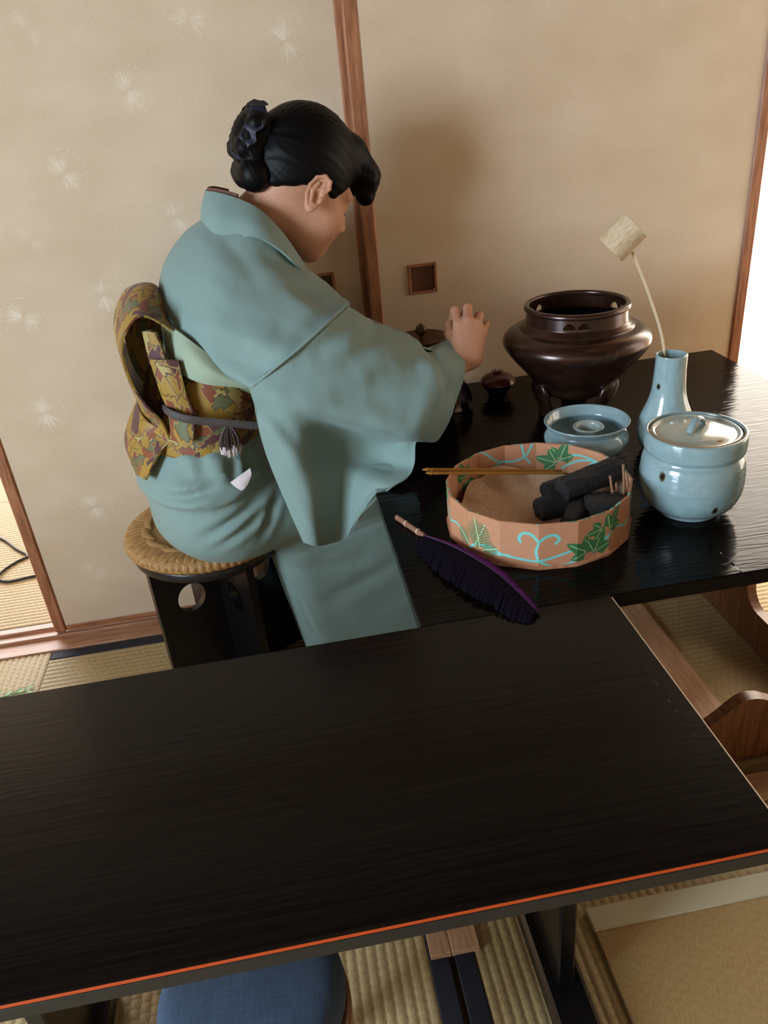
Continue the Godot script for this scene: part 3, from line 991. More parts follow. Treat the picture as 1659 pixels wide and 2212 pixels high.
func charcoal_box() -> void:
	var ctr := Vector3(0.372, TY, -1.085)
	var t := thing("charcoal_box", "sixteen sided thin wooden box painted with vines, holding charcoal", "box", ctr)
	var R := 0.148; var H := 0.076; var n := 16
	# print: upper half outside, lower half inside; one metre of circumference is W / 0.9 pixels
	var W := 2048; var Hh := 340
	var ppm := W / (TAU * R * 0.987)
	var im := Image.create(W, Hh, false, Image.FORMAT_RGB8)
	var ns := noise(101, 1.0, 3)
	var wa := Color8(168, 112, 80); var wb := Color8(200, 146, 110)
	for y in Hh:
		for x in W:
			var f := 0.5 + 0.4 * ns.get_noise_2d(x * 0.01, y * 0.5) + 0.25 * sin(y * 1.45 + 1.5 * ns.get_noise_2d(x * 0.006, y * 0.02 + 9))
			im.set_pixel(x, y, wa.lerp(wb, clampf(f, 0, 1)))
	var hp := Hh / 2
	var kx := ppm; var ky := hp / H
	var at := func(s: float, h: float, inside: bool) -> Vector2:
		return Vector2(W / 2.0 + s * kx, (hp if inside else 0) + (1.0 - h / H) * hp)
	var teal := Color8(112, 196, 190)
	var green := Color8(58, 112, 68); var green2 := Color8(66, 104, 62); var pale := Color8(186, 214, 160)
	var vine := func(pts: Array, r: float, c: Color, inside: bool) -> void:
		var q := []
		for p in pts: q.append(at.call(p[0], p[1], inside))
		stroke(im, curve2(q, 10), r, c)
	var frond := func(s: float, h: float, ang: float, ln: float, inside: bool) -> void:
		# fern leaf: row of short slanted strokes along a rib
		var c: Vector2 = at.call(s, h, inside)
		var d := Vector2(cos(ang) * kx, -sin(ang) * ky)
		var e := Vector2(-sin(ang) * kx, -cos(ang) * ky)
		for k in 12:
			var f := (k + 0.5) / 12.0
			var w := ln * 0.42 * sin(PI * pow(f, 0.7)) + 0.001
			for sd in [-1.0, 1.0]:
				stroke(im, [c + d * ln * f, c + d * (ln * f + w * 0.35) + e * sd * w], 2.0, green if k % 3 else green2, 0.9)
		stroke(im, [c, c + d * ln], 1.6, pale)
	var leaf := func(s: float, h: float, ang: float, ln: float, inside: bool) -> void:
		# ivy leaf of three lobes with a pale dotted rib
		var c: Vector2 = at.call(s, h, inside)
		for lb in [[-0.85, 0.72], [0.0, 1.0], [0.85, 0.72]]:
			var a: float = ang + lb[0]
			var d: Vector2 = Vector2(cos(a) * kx, -sin(a) * ky) * ln * lb[1]
			var e := Vector2(-sin(a) * kx, -cos(a) * ky) * ln * 0.26
			fillpoly(im, [c - e * 0.4, c + d * 0.35 + e, c + d * 0.75 + e * 0.6, c + d, c + d * 0.75 - e * 0.6, c + d * 0.35 - e, c + e * 0.4], green)
			stroke(im, [c, c + d * 0.85], 1.2, pale)
	# outside, s = 0 at the front
	vine.call([[-0.235, 0.06], [-0.215, 0.03], [-0.19, 0.028], [-0.178, 0.036], [-0.186, 0.046], [-0.198, 0.04], [-0.185, 0.03], [-0.15, 0.036], [-0.12, 0.02]], 4.2, teal, false)
	vine.call([[-0.115, 0.010], [-0.10, 0.022], [-0.075, 0.024], [-0.05, 0.017], [-0.02, 0.0125], [0.0, 0.0125], [0.025, 0.018], [0.05, 0.026], [0.075, 0.027], [0.10, 0.026], [0.13, 0.04], [0.16, 0.03]], 4.4, teal, false)
	vine.call([[-0.09, 0.022], [-0.07, 0.016], [-0.045, 0.018]], 3.6, teal, false)
	vine.call([[0.0, 0.0125], [-0.004, 0.03], [0.002, 0.048]], 4.6, teal, false)
	vine.call([[0.0, 0.046], [-0.01, 0.058], [-0.022, 0.060], [-0.029, 0.052], [-0.027, 0.044]], 5.2, teal, false)
	vine.call([[0.0, 0.046], [0.012, 0.055], [0.024, 0.056], [0.030, 0.049], [0.025, 0.042]], 5.2, teal, false)
	vine.call([[0.0, 0.012], [0.02, 0.002], [0.045, 0.004], [0.07, 0.016], [0.10, 0.030], [0.12, 0.034]], 4.2, teal, false)
	for q in [[-0.105, 0.016, 1.15, 0.05], [-0.095, 0.016, 1.75, 0.052], [-0.115, 0.016, 2.6, 0.035], [-0.09, 0.014, 0.4, 0.03]]: frond.call(q[0], q[1], q[2], q[3], false)
	for q in [[0.075, 0.018, 2.6, 0.04], [0.088, 0.012, 1.2, 0.045], [0.115, 0.045, 0.9, 0.04], [0.10, 0.05, 3.3, 0.03], [-0.235, 0.05, 1.3, 0.05], [0.20, 0.04, 1.5, 0.04], [0.26, 0.03, 0.7, 0.04], [0.36, 0.04, 2.0, 0.04], [-0.34, 0.04, 1.0, 0.04]]: leaf.call(q[0], q[1], q[2], q[3], false)
	vine.call([[0.16, 0.03], [0.22, 0.05], [0.28, 0.02], [0.35, 0.05], [0.42, 0.03]], 4, teal, false)
	vine.call([[-0.44, 0.03], [-0.38, 0.05], [-0.31, 0.02], [-0.235, 0.06]], 4, teal, false)
	# inside: t runs along the far wall from its middle
	var far := func(p: Array) -> Array: return [wrapf(0.462 - p[0], -0.462, 0.462), p[1]]
	for q in [[[-0.105, 0.076], [-0.075, 0.050], [-0.045, 0.044], [-0.022, 0.054], [-0.010, 0.076]], [[-0.030, 0.076], [-0.024, 0.052], [-0.014, 0.038]], [[-0.100, 0.034], [-0.07, 0.046], [-0.05, 0.044]], [[0.045, 0.044], [0.075, 0.060], [0.105, 0.060], [0.13, 0.052], [0.155, 0.058], [0.185, 0.044], [0.21, 0.018]], [[0.05, 0.03], [0.08, 0.05], [0.11, 0.058]], [[0.115, 0.058], [0.10, 0.042], [0.108, 0.028], [0.122, 0.034], [0.118, 0.052]], [[0.13, 0.052], [0.165, 0.040], [0.195, 0.022]], [[0.135, 0.022], [0.148, 0.030], [0.158, 0.022], [0.150, 0.012], [0.143, 0.018]]]:
		vine.call(q.map(far), 4.2, teal, true)
	for q in [[0.045, 0.046, 1.9, 0.040], [0.040, 0.040, 0.2, 0.042], [-0.155, 0.044, 1.2, 0.036], [-0.150, 0.036, 4.4, 0.034], [0.30, 0.04, 1.5, 0.04], [-0.30, 0.04, 1.2, 0.04]]:
		var w: Array = far.call(q)
		leaf.call(w[0], w[1], q[2], q[3], true)
	var wm := tmat(im, 0.55)
	var th := 0.0035
	var a_front := deg_to_rad(252.0) # heading of the front corner
	for k in n:
		var b := MB.new()
		var a0 := a_front + TAU * k / n
		var a1 := a_front + TAU * (k + 1) / n
		var d0 := Vector3(cos(a0), 0, -sin(a0)); var d1 := Vector3(cos(a1), 0, -sin(a1))
		var up := Vector3(0, H, 0); var lo := Vector3(0, 0.002, 0)
		var u0 := 0.5 + float(k) / n; var u1 := 0.5 + float(k + 1) / n
		# outside
		b.quad(b.vert(d0 * R + lo, Vector2(u0, 0.5)), b.vert(d1 * R + lo, Vector2(u1, 0.5)), b.vert(d1 * R + up, Vector2(u1, 0.0)), b.vert(d0 * R + up, Vector2(u0, 0.0)))
		# inside
		b.quad(b.vert(d1 * (R - th) + lo, Vector2(u1, 1.0)), b.vert(d0 * (R - th) + lo, Vector2(u0, 1.0)), b.vert(d0 * (R - th) + up, Vector2(u0, 0.5)), b.vert(d1 * (R - th) + up, Vector2(u1, 0.5)))
		b.quad(b.vert(d0 * R + up, Vector2(u0, 0.25)), b.vert(d1 * R + up, Vector2(u1, 0.25)), b.vert(d1 * (R - th) + up, Vector2(u1, 0.255)), b.vert(d0 * (R - th) + up, Vector2(u0, 0.255)))
		b.quad(b.vert(d0 * R + lo, Vector2(u0, 0.25)), b.vert(d0 * (R - th) + lo, Vector2(u0, 0.255)), b.vert(d1 * (R - th) + lo, Vector2(u1, 0.255)), b.vert(d1 * R + lo, Vector2(u1, 0.25)))
		put(t, "side_panel", b, wm)
	var bot := MB.new()
	var wood := tmat(grain_img(64, 256, 102, 0.3, 0.02, [wa, wb]), 0.6, Vector3(6, 6, 1))
	var ring := PackedVector2Array()
	for k in n:
		var a := a_front + TAU * k / n
		ring.append(Vector2(cos(a), -sin(a)) * (R + 0.0025))
	extrude(bot, ring, 0.005, Transform3D(Basis(Vector3(1, 0, 0), Vector3(0, 0, 1), Vector3(0, -1, 0)), Vector3(0, 0.0025, 0)))
	put(t, "bottom_board", bot, wood)
	# creased sheet of paper lining the box
	var pm := smat(Color8(206, 178, 150), 0.85)
	pm.albedo_texture = tex(grain_img(128, 128, 103, 0.2, 0.2, [Color8(232, 224, 214), Color8(255, 250, 244)]))
	var rows := []
	var nz := noise(104, 9.0, 3)
	for i in 29:
		var row := PackedVector3Array()
		for j in 29:
			var x := (j / 28.0 - 0.5) * 0.255
			var z := (i / 28.0 - 0.5) * 0.255
			var p := Vector2(x, z).rotated(0.5)
			var rad := p.length()
			var lift := maxf(0.0, rad - 0.115)
			if rad > 0.138: p *= 0.138 / rad
			var y := 0.017 + 0.004 * nz.get_noise_2d(p.x, p.y) + lift * 0.35
			# three pleats standing up at the far side
			var an := atan2(p.y, p.x)
			if p.y < -0.06: y += 0.010 * clampf((rad - 0.07) / 0.05, 0, 1) * absf(sin(an * 5.0 + 0.6))
			row.append(Vector3(p.x, y, p.y))
		rows.append(row)
	var pb := MB.new()
	pb.sheet(rows, false, false, Vector2.ONE, true)
	var pl := thing("lining_paper", "beige creased paper lining the painted wooden box", "paper", ctr)
	put(pl, "sheet", pb, pm)
	# charcoal pieces
	var cm := tmat(grain_img(128, 128, 105, 0.25, 0.04, [Color8(10, 9, 9), Color8(22, 21, 21), Color8(40, 38, 37)], 0.9), 0.7)
	cm.normal_enabled = true
	cm.normal_texture = bump_tex(grain_img(128, 128, 106, 0.4, 0.06, [Color.BLACK, Color.WHITE], 0.9), 5.0)
	cm.uv1_scale = Vector3(2, 1, 1)
	var labels := ["long round stick of charcoal lying on top of the others", "short upright log of charcoal with a star cracked end", "charcoal stick lying under the long round one", "split pointed charcoal piece below the long stick", "small charcoal block leaning beside the upright log"]
	var C := [
		[Vector3(0.405, 0.662, -1.062), Vector3(0.512, 0.672, -1.092), 0.0205],
		[Vector3(0.458, 0.620, -1.016), Vector3(0.460, 0.661, -1.022), 0.031],
		[Vector3(0.395, 0.636, -1.11), Vector3(0.49, 0.640, -1.135), 0.018],
		[Vector3(0.365, 0.634, -1.060), Vector3(0.44, 0.636, -1.075), 0.019],
		[Vector3(0.395, 0.632, -1.000), Vector3(0.425, 0.640, -1.035), 0.017]]
	for k in C.size():
		var p: Vector3 = C[k][0]; var q: Vector3 = C[k][1]
		var mid := Vector3((p.x + q.x) / 2, min(p.y, q.y), (p.z + q.z) / 2)
		var th2 := thing("charcoal_stick", labels[k], "charcoal", mid, "charcoal in the painted box")
		charcoal_piece(th2, p - mid, q - mid, C[k][2], cm, 200 + k)
	# thin twigs leaning at the side of the box
	var tw := tmat(grain_img(32, 128, 107, 0.3, 0.03, [Color8(120, 84, 60), Color8(160, 120, 92)]), 0.7)
	var tl := ["thin bark twig leaning upright beside the charcoal log", "long bark twig leaning across the rim of the painted box", "short curved twig leaning inside the painted box"]
	var T := [[Vector3(0.472, 0.616, -0.995), Vector3(0.478, 0.650, -1.03), Vector3(0.484, 0.676, -1.06)], [Vector3(0.475, 0.622, -1.000), Vector3(0.497, 0.655, -1.035), Vector3(0.506, 0.692, -1.062)], [Vector3(0.487, 0.622, -1.04), Vector3(0.50, 0.655, -1.07), Vector3(0.494, 0.676, -1.10)]]
	for k in 3:
		var th3 := thing("bark_twig", tl[k], "twig", T[k][0], "twigs in the painted box")
		var tb := MB.new()
		var pts := []
		for p in T[k]: pts.append(p - T[k][0])
		tube(tb, spline(pts, 5), [0.0032, 0.003, 0.0028, 0.0026, 0.0024, 0.0024, 0.0024, 0.0022], 8)
		put(th3, "stem", tb, tw)
	# pair of brass fire tongs rods resting on the rim
	var br := smat(Color8(176, 126, 58), 0.32)
	br.metallic = 0.75
	var pa := [[Vector3(0.193, 0.7005, -1.134), Vector3(0.425, 0.669, -1.118)], [Vector3(0.197, 0.6985, -1.123), Vector3(0.430, 0.668, -1.108)]]
	for k in 2:
		var s: Vector3 = pa[k][0]; var e: Vector3 = pa[k][1]
		var th4 := thing("fire_rod", "one of a pair of brass fire rods with pointed ends on the painted box", "fire rod", s, "brass fire rods")
		var fb := MB.new()
		var d := (e - s)
		var L := d.length()
		d = d.normalized()
		var bs := basis_y(d)
		lathe(fb, [[0.0, 0.0], [0.0016, 0.003], [0.0034, 0.008], [0.0036, 0.010], [0.0022, 0.0125], [0.0022, 0.014], [0.0031, 0.016], [0.0031, 0.018], [0.0026, 0.02], [0.0026, L * 0.5], [0.0019, L], [0.0, L]], 14, Vector3.ZERO, bs)
		put(th4, "rod", fb, br)

func charcoal_piece(parent: Node3D, p: Vector3, q: Vector3, r: float, m: Material, seed_: int) -> void:
	var n := noise(seed_, 1.0, 3)
	var d := (q - p)
	var bs := basis_y(d.normalized())
	var L := d.length()
	var b := MB.new()
	var rows := []
	for i in 11:
		var f := i / 10.0
		var row := PackedVector3Array()
		for j in 36:
			var a := TAU * j / 36
			var rr := r * (1.0 + 0.14 * n.get_noise_3d(cos(a) * 1.5, f * 2.0, sin(a) * 1.5) + 0.10 * n.get_noise_3d(cos(a) * 6, f * 1.5, sin(a) * 6))
			if n.get_noise_2d(j * 5.3, 3.0 + f * 0.4) > 0.28: rr -= r * 0.09 # split along the grain
			if i == 0 or i == 10: rr *= 0.94
			row.append(p + bs * Vector3(cos(a) * rr, f * L, -sin(a) * rr))
		rows.append(row)
	b.sheet(rows, true, false, Vector2(2, 1))
	put(parent, "bark", b, m)
	for e in 2: # cut ends with radial cracks
		var eb := MB.new()
		var er := []
		for i in 6:
			var row := PackedVector3Array()
			for j in 36:
				var a := TAU * j / 36
				var f := 1.0 - i / 5.0
				var rim: Vector3 = rows[0 if e == 0 else 10][j]
				var c := p + d * e
				var cr := 0.0
				for k in 6:
					var ca := TAU * (k + 0.3 * n.get_noise_1d(k * 9.0)) / 6.0
					var da := absf(wrapf(a - ca, -PI, PI))
					if da < 0.12: cr = 0.0022 * (1.0 - da / 0.12) * minf(1.0, f * 2.0)
				row.append(c.lerp(rim, f) + d.normalized() * (-1.0 if e == 0 else 1.0) * (0.0012 * (1.0 - f) - cr + 0.0008 * n.get_noise_2d(f * 5 + k_of(j), a * 3)))
			er.append(row)
		eb.sheet(er, true, false, Vector2(2, 0.4), e == 0)
		put(parent, "cut_end", eb, m)

func k_of(j: int) -> float:
	return float(j % 5)

func kettle() -> void:
	var t := thing("iron_kettle", "dark kettle with bronze lid and round knob half hidden behind the sleeve", "kettle", Vector3(0.292, TY, -1.60))
	var iron := tmat(grain_img(128, 64, 111, 0.3, 0.3, [Color8(26, 23, 22), Color8(40, 35, 33)], 0.8), 0.6)
	var b := MB.new()
	lathe(b, smooth_prof([[0.0, 0.0], [0.045, 0.0], [0.062, 0.012], [0.070, 0.045], [0.070, 0.085], [0.068, 0.125], [0.060, 0.152], [0.054, 0.158], [0.052, 0.168], [0.056, 0.174], [0.050, 0.175], [0.046, 0.16]], 5), 64)
	put(t, "body", b, iron)
	var lid := Node3D.new()
	lid.name = "lid"
	t.add_child(lid)
	var br := smat(Color8(84, 56, 38), 0.36)
	br.metallic = 0.5
	b = MB.new()
	lathe(b, [[0.0, 0.1700], [0.055, 0.1700], [0.0575, 0.1730], [0.0585, 0.1810], [0.057, 0.1835], [0.050, 0.1825], [0.03, 0.1790], [0.015, 0.1790], [0.0, 0.1800]], 56)
	put(lid, "plate", b, br)
	b = MB.new()
	lathe(b, smooth_prof([[0.0055, 0.1780], [0.0045, 0.1840], [0.006, 0.1870], [0.0115, 0.1920], [0.0125, 0.1980], [0.010, 0.2050], [0.005, 0.2085], [0.0035, 0.2105], [0.0, 0.2120]], 5), 28)
	put(lid, "knob", b, br)

func feather() -> void:
	var p0 := Vector3(0.148, TY + 0.006, -1.158)
	var t := thing("feather_brush", "dark purple feather duster with bamboo grip lying at the table edge", "feather", p0)
	var tip := Vector3(0.287, TY + 0.003, -0.840) - p0
	var dir := tip.normalized()
	var side := dir.cross(Vector3.UP).normalized()
	var gm := tmat(grain_img(32, 128, 121, 0.4, 0.03, [Color8(112, 76, 58), Color8(150, 106, 82)]), 0.5)
	var b := MB.new()
	var L := tip.length()
	tube(b, [Vector3.ZERO, dir * L * 0.24], 0.0052, 14, true, 0.8)
	put(t, "grip", b, gm)
	var wm := smat(Color8(198, 178, 150), 0.6)
	for f in [0.085, 0.185]:
		b = MB.new()
		tube(b, [dir * L * (f - 0.004), dir * L * (f + 0.004)], 0.0060, 14, true, 0.8)
		put(t, "binding", b, wm)
	# blade: barbs on both sides of a bowed quill, wide side away from the box
	var path := spline([dir * L * 0.22, dir * L * 0.45 - side * 0.008 + Vector3(0, 0.010, 0), dir * L * 0.72 - side * 0.010 + Vector3(0, 0.012, 0), tip + Vector3(0, 0.004, 0)], 12)
	b = MB.new()
	var rad := []
	for i in path.size(): rad.append(lerpf(0.0022, 0.0006, float(i) / path.size()))
	tube(b, path, rad, 8)
	put(t, "quill", b, smat(Color8(60, 26, 66), 0.5))
	var rng := RandomNumberGenerator.new()
	rng.seed = 9
	for s in [1, -1]:
		b = MB.new()
		var cnt := 150
		for k in cnt:
			var f := (k + 0.5) / cnt
			var fi := f * (path.size() - 1)
			var i0 := int(fi)
			var c: Vector3 = path[i0].lerp(path[min(i0 + 1, path.size() - 1)], fi - i0)
			var shape := pow(sin(PI * clampf(0.06 + f * 0.90, 0, 1)), 0.6)
			var w := (0.056 if s > 0 else 0.017) * shape * rng.randf_range(0.9, 1.06)
			if rng.randf() < 0.06: w *= 0.75
			var out: Vector3 = side * float(s)
			var lean := dir * (0.55 if s > 0 else 1.1)
			var e: Vector3 = c + (out * 0.85 + lean).normalized() * w * 1.25
			var md := c.lerp(e, 0.5) + Vector3(0, 0.003 * shape, 0)
			e.y = maxf(e.y - (0.008 if s > 0 else 0.002), -0.0045)
			var hw := dir * 0.003
			var r0 := PackedVector3Array([c - hw, c + hw]); var r1 := PackedVector3Array([md - hw, md + hw]); var r2 := PackedVector3Array([e - hw * 0.85, e + hw * 0.85])
			b.sheet([r0, r1, r2], false, false, Vector2.ONE, s > 0)
		var vm := smat(Color8(14, 8, 22) if s > 0 else Color8(78, 28, 76), 0.75, 0.2)
		var o := put(t, "barbs", b, vm)
		o.set_meta("label", "near black purple wide vane" if s > 0 else "plum purple narrow vane")

func incense_case() -> void:
	var t := thing("incense_case", "small dark red lacquered lidded dish near the table's back edge", "dish", Vector3(0.477, TY, -1.675))
	var m := smat(Color8(78, 28, 24), 0.22)
	var b := MB.new()
	lathe(b, smooth_prof([[0.0, 0.001], [0.018, 0.001], [0.02, 0.0], [0.022, 0.004], [0.026, 0.014], [0.034, 0.024], [0.040, 0.031], [0.0395, 0.033]], 5), 56)
	put(t, "body", b, smat(Color8(30, 18, 18), 0.22))
	b = MB.new()
	lathe(b, smooth_prof([[0.0405, 0.0315], [0.0412, 0.034], [0.036, 0.043], [0.024, 0.051], [0.010, 0.054], [0.0, 0.0545]], 5), 56)
	put(t, "lid", b, m)
	for k in 7:
		var a := TAU * k / 7
		b = MB.new()
		tube(b, spline([Vector3(0.003 * cos(a), 0.053, 0.003 * sin(a)), Vector3(0.009 * cos(a), 0.057, 0.009 * sin(a)), Vector3(0.012 * cos(a), 0.061, 0.012 * sin(a))], 3), [0.003, 0.0036, 0.003, 0.002, 0.0014, 0.001, 0.0007], 8)
		put(t, "petal", b, m)

func cloth_and_paper() -> void:
	# folded white paper with a purple cloth laid over it
	var t := thing("folded_paper", "folded white paper lying under the purple cloth", "paper", Vector3(0.318, TY, -1.662))
	put(t, "sheets", box_mb(Vector3(0, 0.004, 0), Vector3(0.11, 0.008, 0.115), 0.001), smat(Color8(222, 208, 190), 0.8))
	var c := thing("purple_cloth", "folded purple silk cloth standing beside the woman's wrist", "cloth", Vector3(0.374, TY + 0.008, -1.665))
	var b := MB.new()
	# loop of folded cloth: a soft arch
	var rows := []
	for i in 9:
		var z := (i / 8.0 - 0.5) * 0.075
		var row := PackedVector3Array()
		for j in 25:
			var f := j / 24.0
			var a := PI * f
			var wob := 0.0025 * sin(f * 9.0 + i * 0.8)
			row.append(Vector3(cos(a) * (0.030 + wob) * (1.0 - 0.25 * sin(a)), 0.001 + sin(a) * (0.062 + wob), z + 0.012 * sin(a)))
		rows.append(row)
	b.sheet(rows, false, false, Vector2.ONE)
	var vm := smat(Color8(72, 36, 104), 0.6)
	put(c, "fold", b, vm)
	b = MB.new()
	var rows2 := []
	for i in 9:
		var z := (i / 8.0 - 0.5) * 0.07
		var row := PackedVector3Array()
		for j in 25:
			var a := PI * j / 24.0
			row.append(Vector3(cos(a) * 0.022, 0.001 + sin(a) * 0.052, z + 0.010 * sin(a)))
		rows2.append(row)
	b.sheet(rows2, false, false, Vector2.ONE)
	put(c, "inner_fold", b, vm)
# ---------------------------------------------------------------- small things on the floor
func build_small_things() -> void:
	# pale wooden frame strips and the board with a wavy top under the tables
	var t := thing("floor_frame", "pale wooden strips laid on the mats below the black table", "frame", Vector3(0.78, 0, -1.1))
	put(t, "long_strip", box_mb(Vector3(0.012, 0.007, -0.245), Vector3(0.062, 0.014, 0.50), 0.002), M.pale_wood)
	put(t, "cross_strip", box_mb(Vector3(0.17, 0.012, 0.145), Vector3(0.52, 0.024, 0.050), 0.002), M.pale_wood)
	t = thing("wavy_board", "brown wooden board with a wavy top edge standing on the mats", "board", Vector3(0.80, 0, -1.045))
	var pts := [Vector2(-0.16, 0.10), Vector2(-0.13, 0.115), Vector2(-0.105, 0.105), Vector2(-0.075, 0.125), Vector2(-0.035, 0.158), Vector2(0.0, 0.160), Vector2(0.04, 0.142), Vector2(0.08, 0.138), Vector2(0.13, 0.15), Vector2(0.2, 0.16)]
	var poly := PackedVector2Array([Vector2(0.2, 0.0), Vector2(-0.16, 0.0)])
	poly.reverse()
	var cv := curve2(pts, 6)
	cv.reverse()
	for p in cv: poly.append(p)
	var b := MB.new()
	extrude(b, poly, 0.024, Transform3D(Basis.IDENTITY, Vector3.ZERO))
	put(t, "panel", b, M.brown_wood)
	# thin rush mat with a pale hem beside the long table
	t = thing("thin_floor_mat", "plain thin beige mat with pale hem lying on the floor", "mat", Vector3(0.825, 0, -0.50))
	var mm: StandardMaterial3D = M.rush.duplicate()
	mm.albedo_color = Color(0.92, 0.86, 0.76)
	mm.normal_scale = 0.2
	put(t, "sheet", box_mb(Vector3(0, 0.003, 0.025), Vector3(0.93, 0.006, 0.56), 0.002, 7.6), mm)
	put(t, "hem", box_mb(Vector3(0, 0.0045, -0.27), Vector3(0.93, 0.008, 0.042), 0.002), smat(Color8(188, 178, 150), 0.8))
	t = thing("floor_block", "small block of pale wood set between the mat borders", "block", Vector3(0.124, 0, -0.79))
	put(t, "block_half", box_mb(Vector3(-0.019, 0.004, 0), Vector3(0.034, 0.012, 0.055), 0.001), M.pale_wood)
	put(t, "block_half", box_mb(Vector3(0.0225, 0.004, 0), Vector3(0.047, 0.012, 0.055), 0.001), M.pale_wood)
	# black flex lying in the next room
	t = thing("power_cord", "thin black cord looping over the pale mats of the next room", "cord", Vector3(-1.0, 0, -2.4))
	b = MB.new()
	var o := t.position
	tube(b, spline([Vector3(-1.9, 0.004, -2.72), Vector3(-1.45, 0.004, -2.70), Vector3(-1.18, 0.004, -2.61), Vector3(-1.06, 0.004, -2.52), Vector3(-0.98, 0.004, -2.42), Vector3(-0.93, 0.004, -2.36), Vector3(-0.955, 0.004, -2.335), Vector3(-0.985, 0.005, -2.29), Vector3(-0.995, 0.006, -2.245), Vector3(-0.967, 0.004, -2.215), Vector3(-0.93, 0.004, -2.212), Vector3(-0.88, 0.004, -2.22), Vector3(-0.7, 0.004, -2.25)].map(func(p): return p - o), 8), 0.0042, 8)
	put(t, "flex", b, smat(Color8(24, 24, 30), 0.45))
	# green sprig that shows past the corner of the long table
	t = thing("green_sprig", "small green sprig lying on the mat past the long table", "sprig", Vector3(-0.80, 0, -1.64))
	var gm := smat(Color8(96, 140, 70), 0.6)
	gm.backlight_enabled = true
	gm.backlight = Color(0.2, 0.3, 0.1)
	var rng := RandomNumberGenerator.new()
	rng.seed = 4
	b = MB.new()
	tube(b, [Vector3(-0.12, 0.004, 0.02), Vector3(0.04, 0.006, 0)], 0.0018, 6)
	put(t, "stem", b, gm)
	for k in 14:
		b = MB.new()
		var c := Vector3(lerpf(-0.11, 0.045, k / 13.0), 0.006, lerpf(0.02, 0, k / 13.0))
		var a := (0.9 if k % 2 else -0.9) + rng.randf_range(-0.2, 0.2)
		var d := Vector3(cos(a), rng.randf_range(0.1, 0.5), sin(a)).normalized()
		var sd := d.cross(Vector3.UP).normalized()
		var rows := []
		for i in 6:
			var f := i / 5.0
			var w := 0.006 * sin(PI * f) + 0.0003
			var p := c + d * 0.035 * f - Vector3(0, 0.012 * f * f, 0)
			rows.append(PackedVector3Array([p - sd * w, p + Vector3(0, -0.001, 0), p + sd * w]))
		b.sheet(rows)
		put(t, "leaf", b, gm)

# ---------------------------------------------------------------- implicit surfaces
# mesh of the zero level of f on a grid (surface nets); only blocks near the surface are visited
func nets(b: MB, f: Callable, lo: Vector3, hi: Vector3, cell: float, slack := 1.35) -> void:
	var n := Vector3i(((hi - lo) / cell).ceil()) + Vector3i.ONE
	n = Vector3i(int(ceil(n.x / 4.0)) * 4 + 1, int(ceil(n.y / 4.0)) * 4 + 1, int(ceil(n.z / 4.0)) * 4 + 1)
	var g := PackedFloat32Array()
	g.resize(n.x * n.y * n.z)
	g.fill(9.0)
	var sy := n.x; var sz := n.x * n.y
	var reach := cell * 2.0 * 1.7321 * slack + cell
	for bz in range(0, n.z - 1, 4):
		for by in range(0, n.y - 1, 4):
			for bx in range(0, n.x - 1, 4):
				if absf(f.call(lo + Vector3(bx + 2, by + 2, bz + 2) * cell)) > reach: continue
				for z in range(bz, bz + 5):
					for y in range(by, by + 5):
						var k := bx + y * sy + z * sz
						for x in range(bx, bx + 5):
							if g[k] == 9.0: g[k] = f.call(lo + Vector3(x, y, z) * cell)
							k += 1
	var id := PackedInt32Array()
	id.resize(g.size())
	id.fill(-1)
	var co := [0, 1, sy, sy + 1, sz, sz + 1, sz + sy, sz + sy + 1]
	var ed := [[0, 1], [2, 3], [4, 5], [6, 7], [0, 2], [1, 3], [4, 6], [5, 7], [0, 4], [1, 5], [2, 6], [3, 7]]
	var cp := [Vector3(0, 0, 0), Vector3(1, 0, 0), Vector3(0, 1, 0), Vector3(1, 1, 0), Vector3(0, 0, 1), Vector3(1, 0, 1), Vector3(0, 1, 1), Vector3(1, 1, 1)]
	for z in n.z - 1:
		for y in n.y - 1:
			var k := y * sy + z * sz
			for x in n.x - 1:
				var g0 := g[k]
				if g0 < 8.0 and g0 > -8.0:
					var any_in := false; var any_out := false; var bad := false
					for c in 8:
						var q := g[k + co[c]]
						if q == 9.0: bad = true; break
						if q < 0.0: any_in = true
						else: any_out = true
					if not bad and any_in and any_out:
						var s := Vector3.ZERO
						var m := 0
						for e in ed:
							var qa := g[k + co[e[0]]]; var qb := g[k + co[e[1]]]
							if (qa < 0.0) != (qb < 0.0):
								s += cp[e[0]].lerp(cp[e[1]], qa / (qa - qb))
								m += 1
						id[k] = b.vert(lo + (Vector3(x, y, z) + s / m) * cell)
				k += 1
	for z in range(1, n.z - 1):
		for y in range(1, n.y - 1):
			for x in range(1, n.x - 1):
				var k := x + y * sy + z * sz
				if id[k] < 0: continue
				var q := g[k] < 0.0
				for ax in 3:
					var st: int = [1, sy, sz][ax]
					var u: int = [sy, sz, 1][ax]
					var w: int = [sz, 1, sy][ax]
					if q == (g[k + st] < 0.0): continue
					var a := id[k]; var c := id[k - u]; var d := id[k - u - w]; var e := id[k - w]
					if c < 0 or d < 0 or e < 0: continue
					if q: b.quad(a, c, d, e)
					else: b.quad(a, e, d, c)

static func smin(a: float, b: float, k: float) -> float:
	var h := maxf(k - absf(a - b), 0.0) / k
	return minf(a, b) - h * h * k * 0.25

static func smax(a: float, b: float, k: float) -> float:
	return -smin(-a, -b, k)

static func cone(p: Vector3, a: Vector3, b: Vector3, ra: float, rb: float) -> float:
	var d := b - a
	var t := clampf((p - a).dot(d) / d.length_squared(), 0.0, 1.0)
	return (p - a - d * t).length() - lerpf(ra, rb, t)

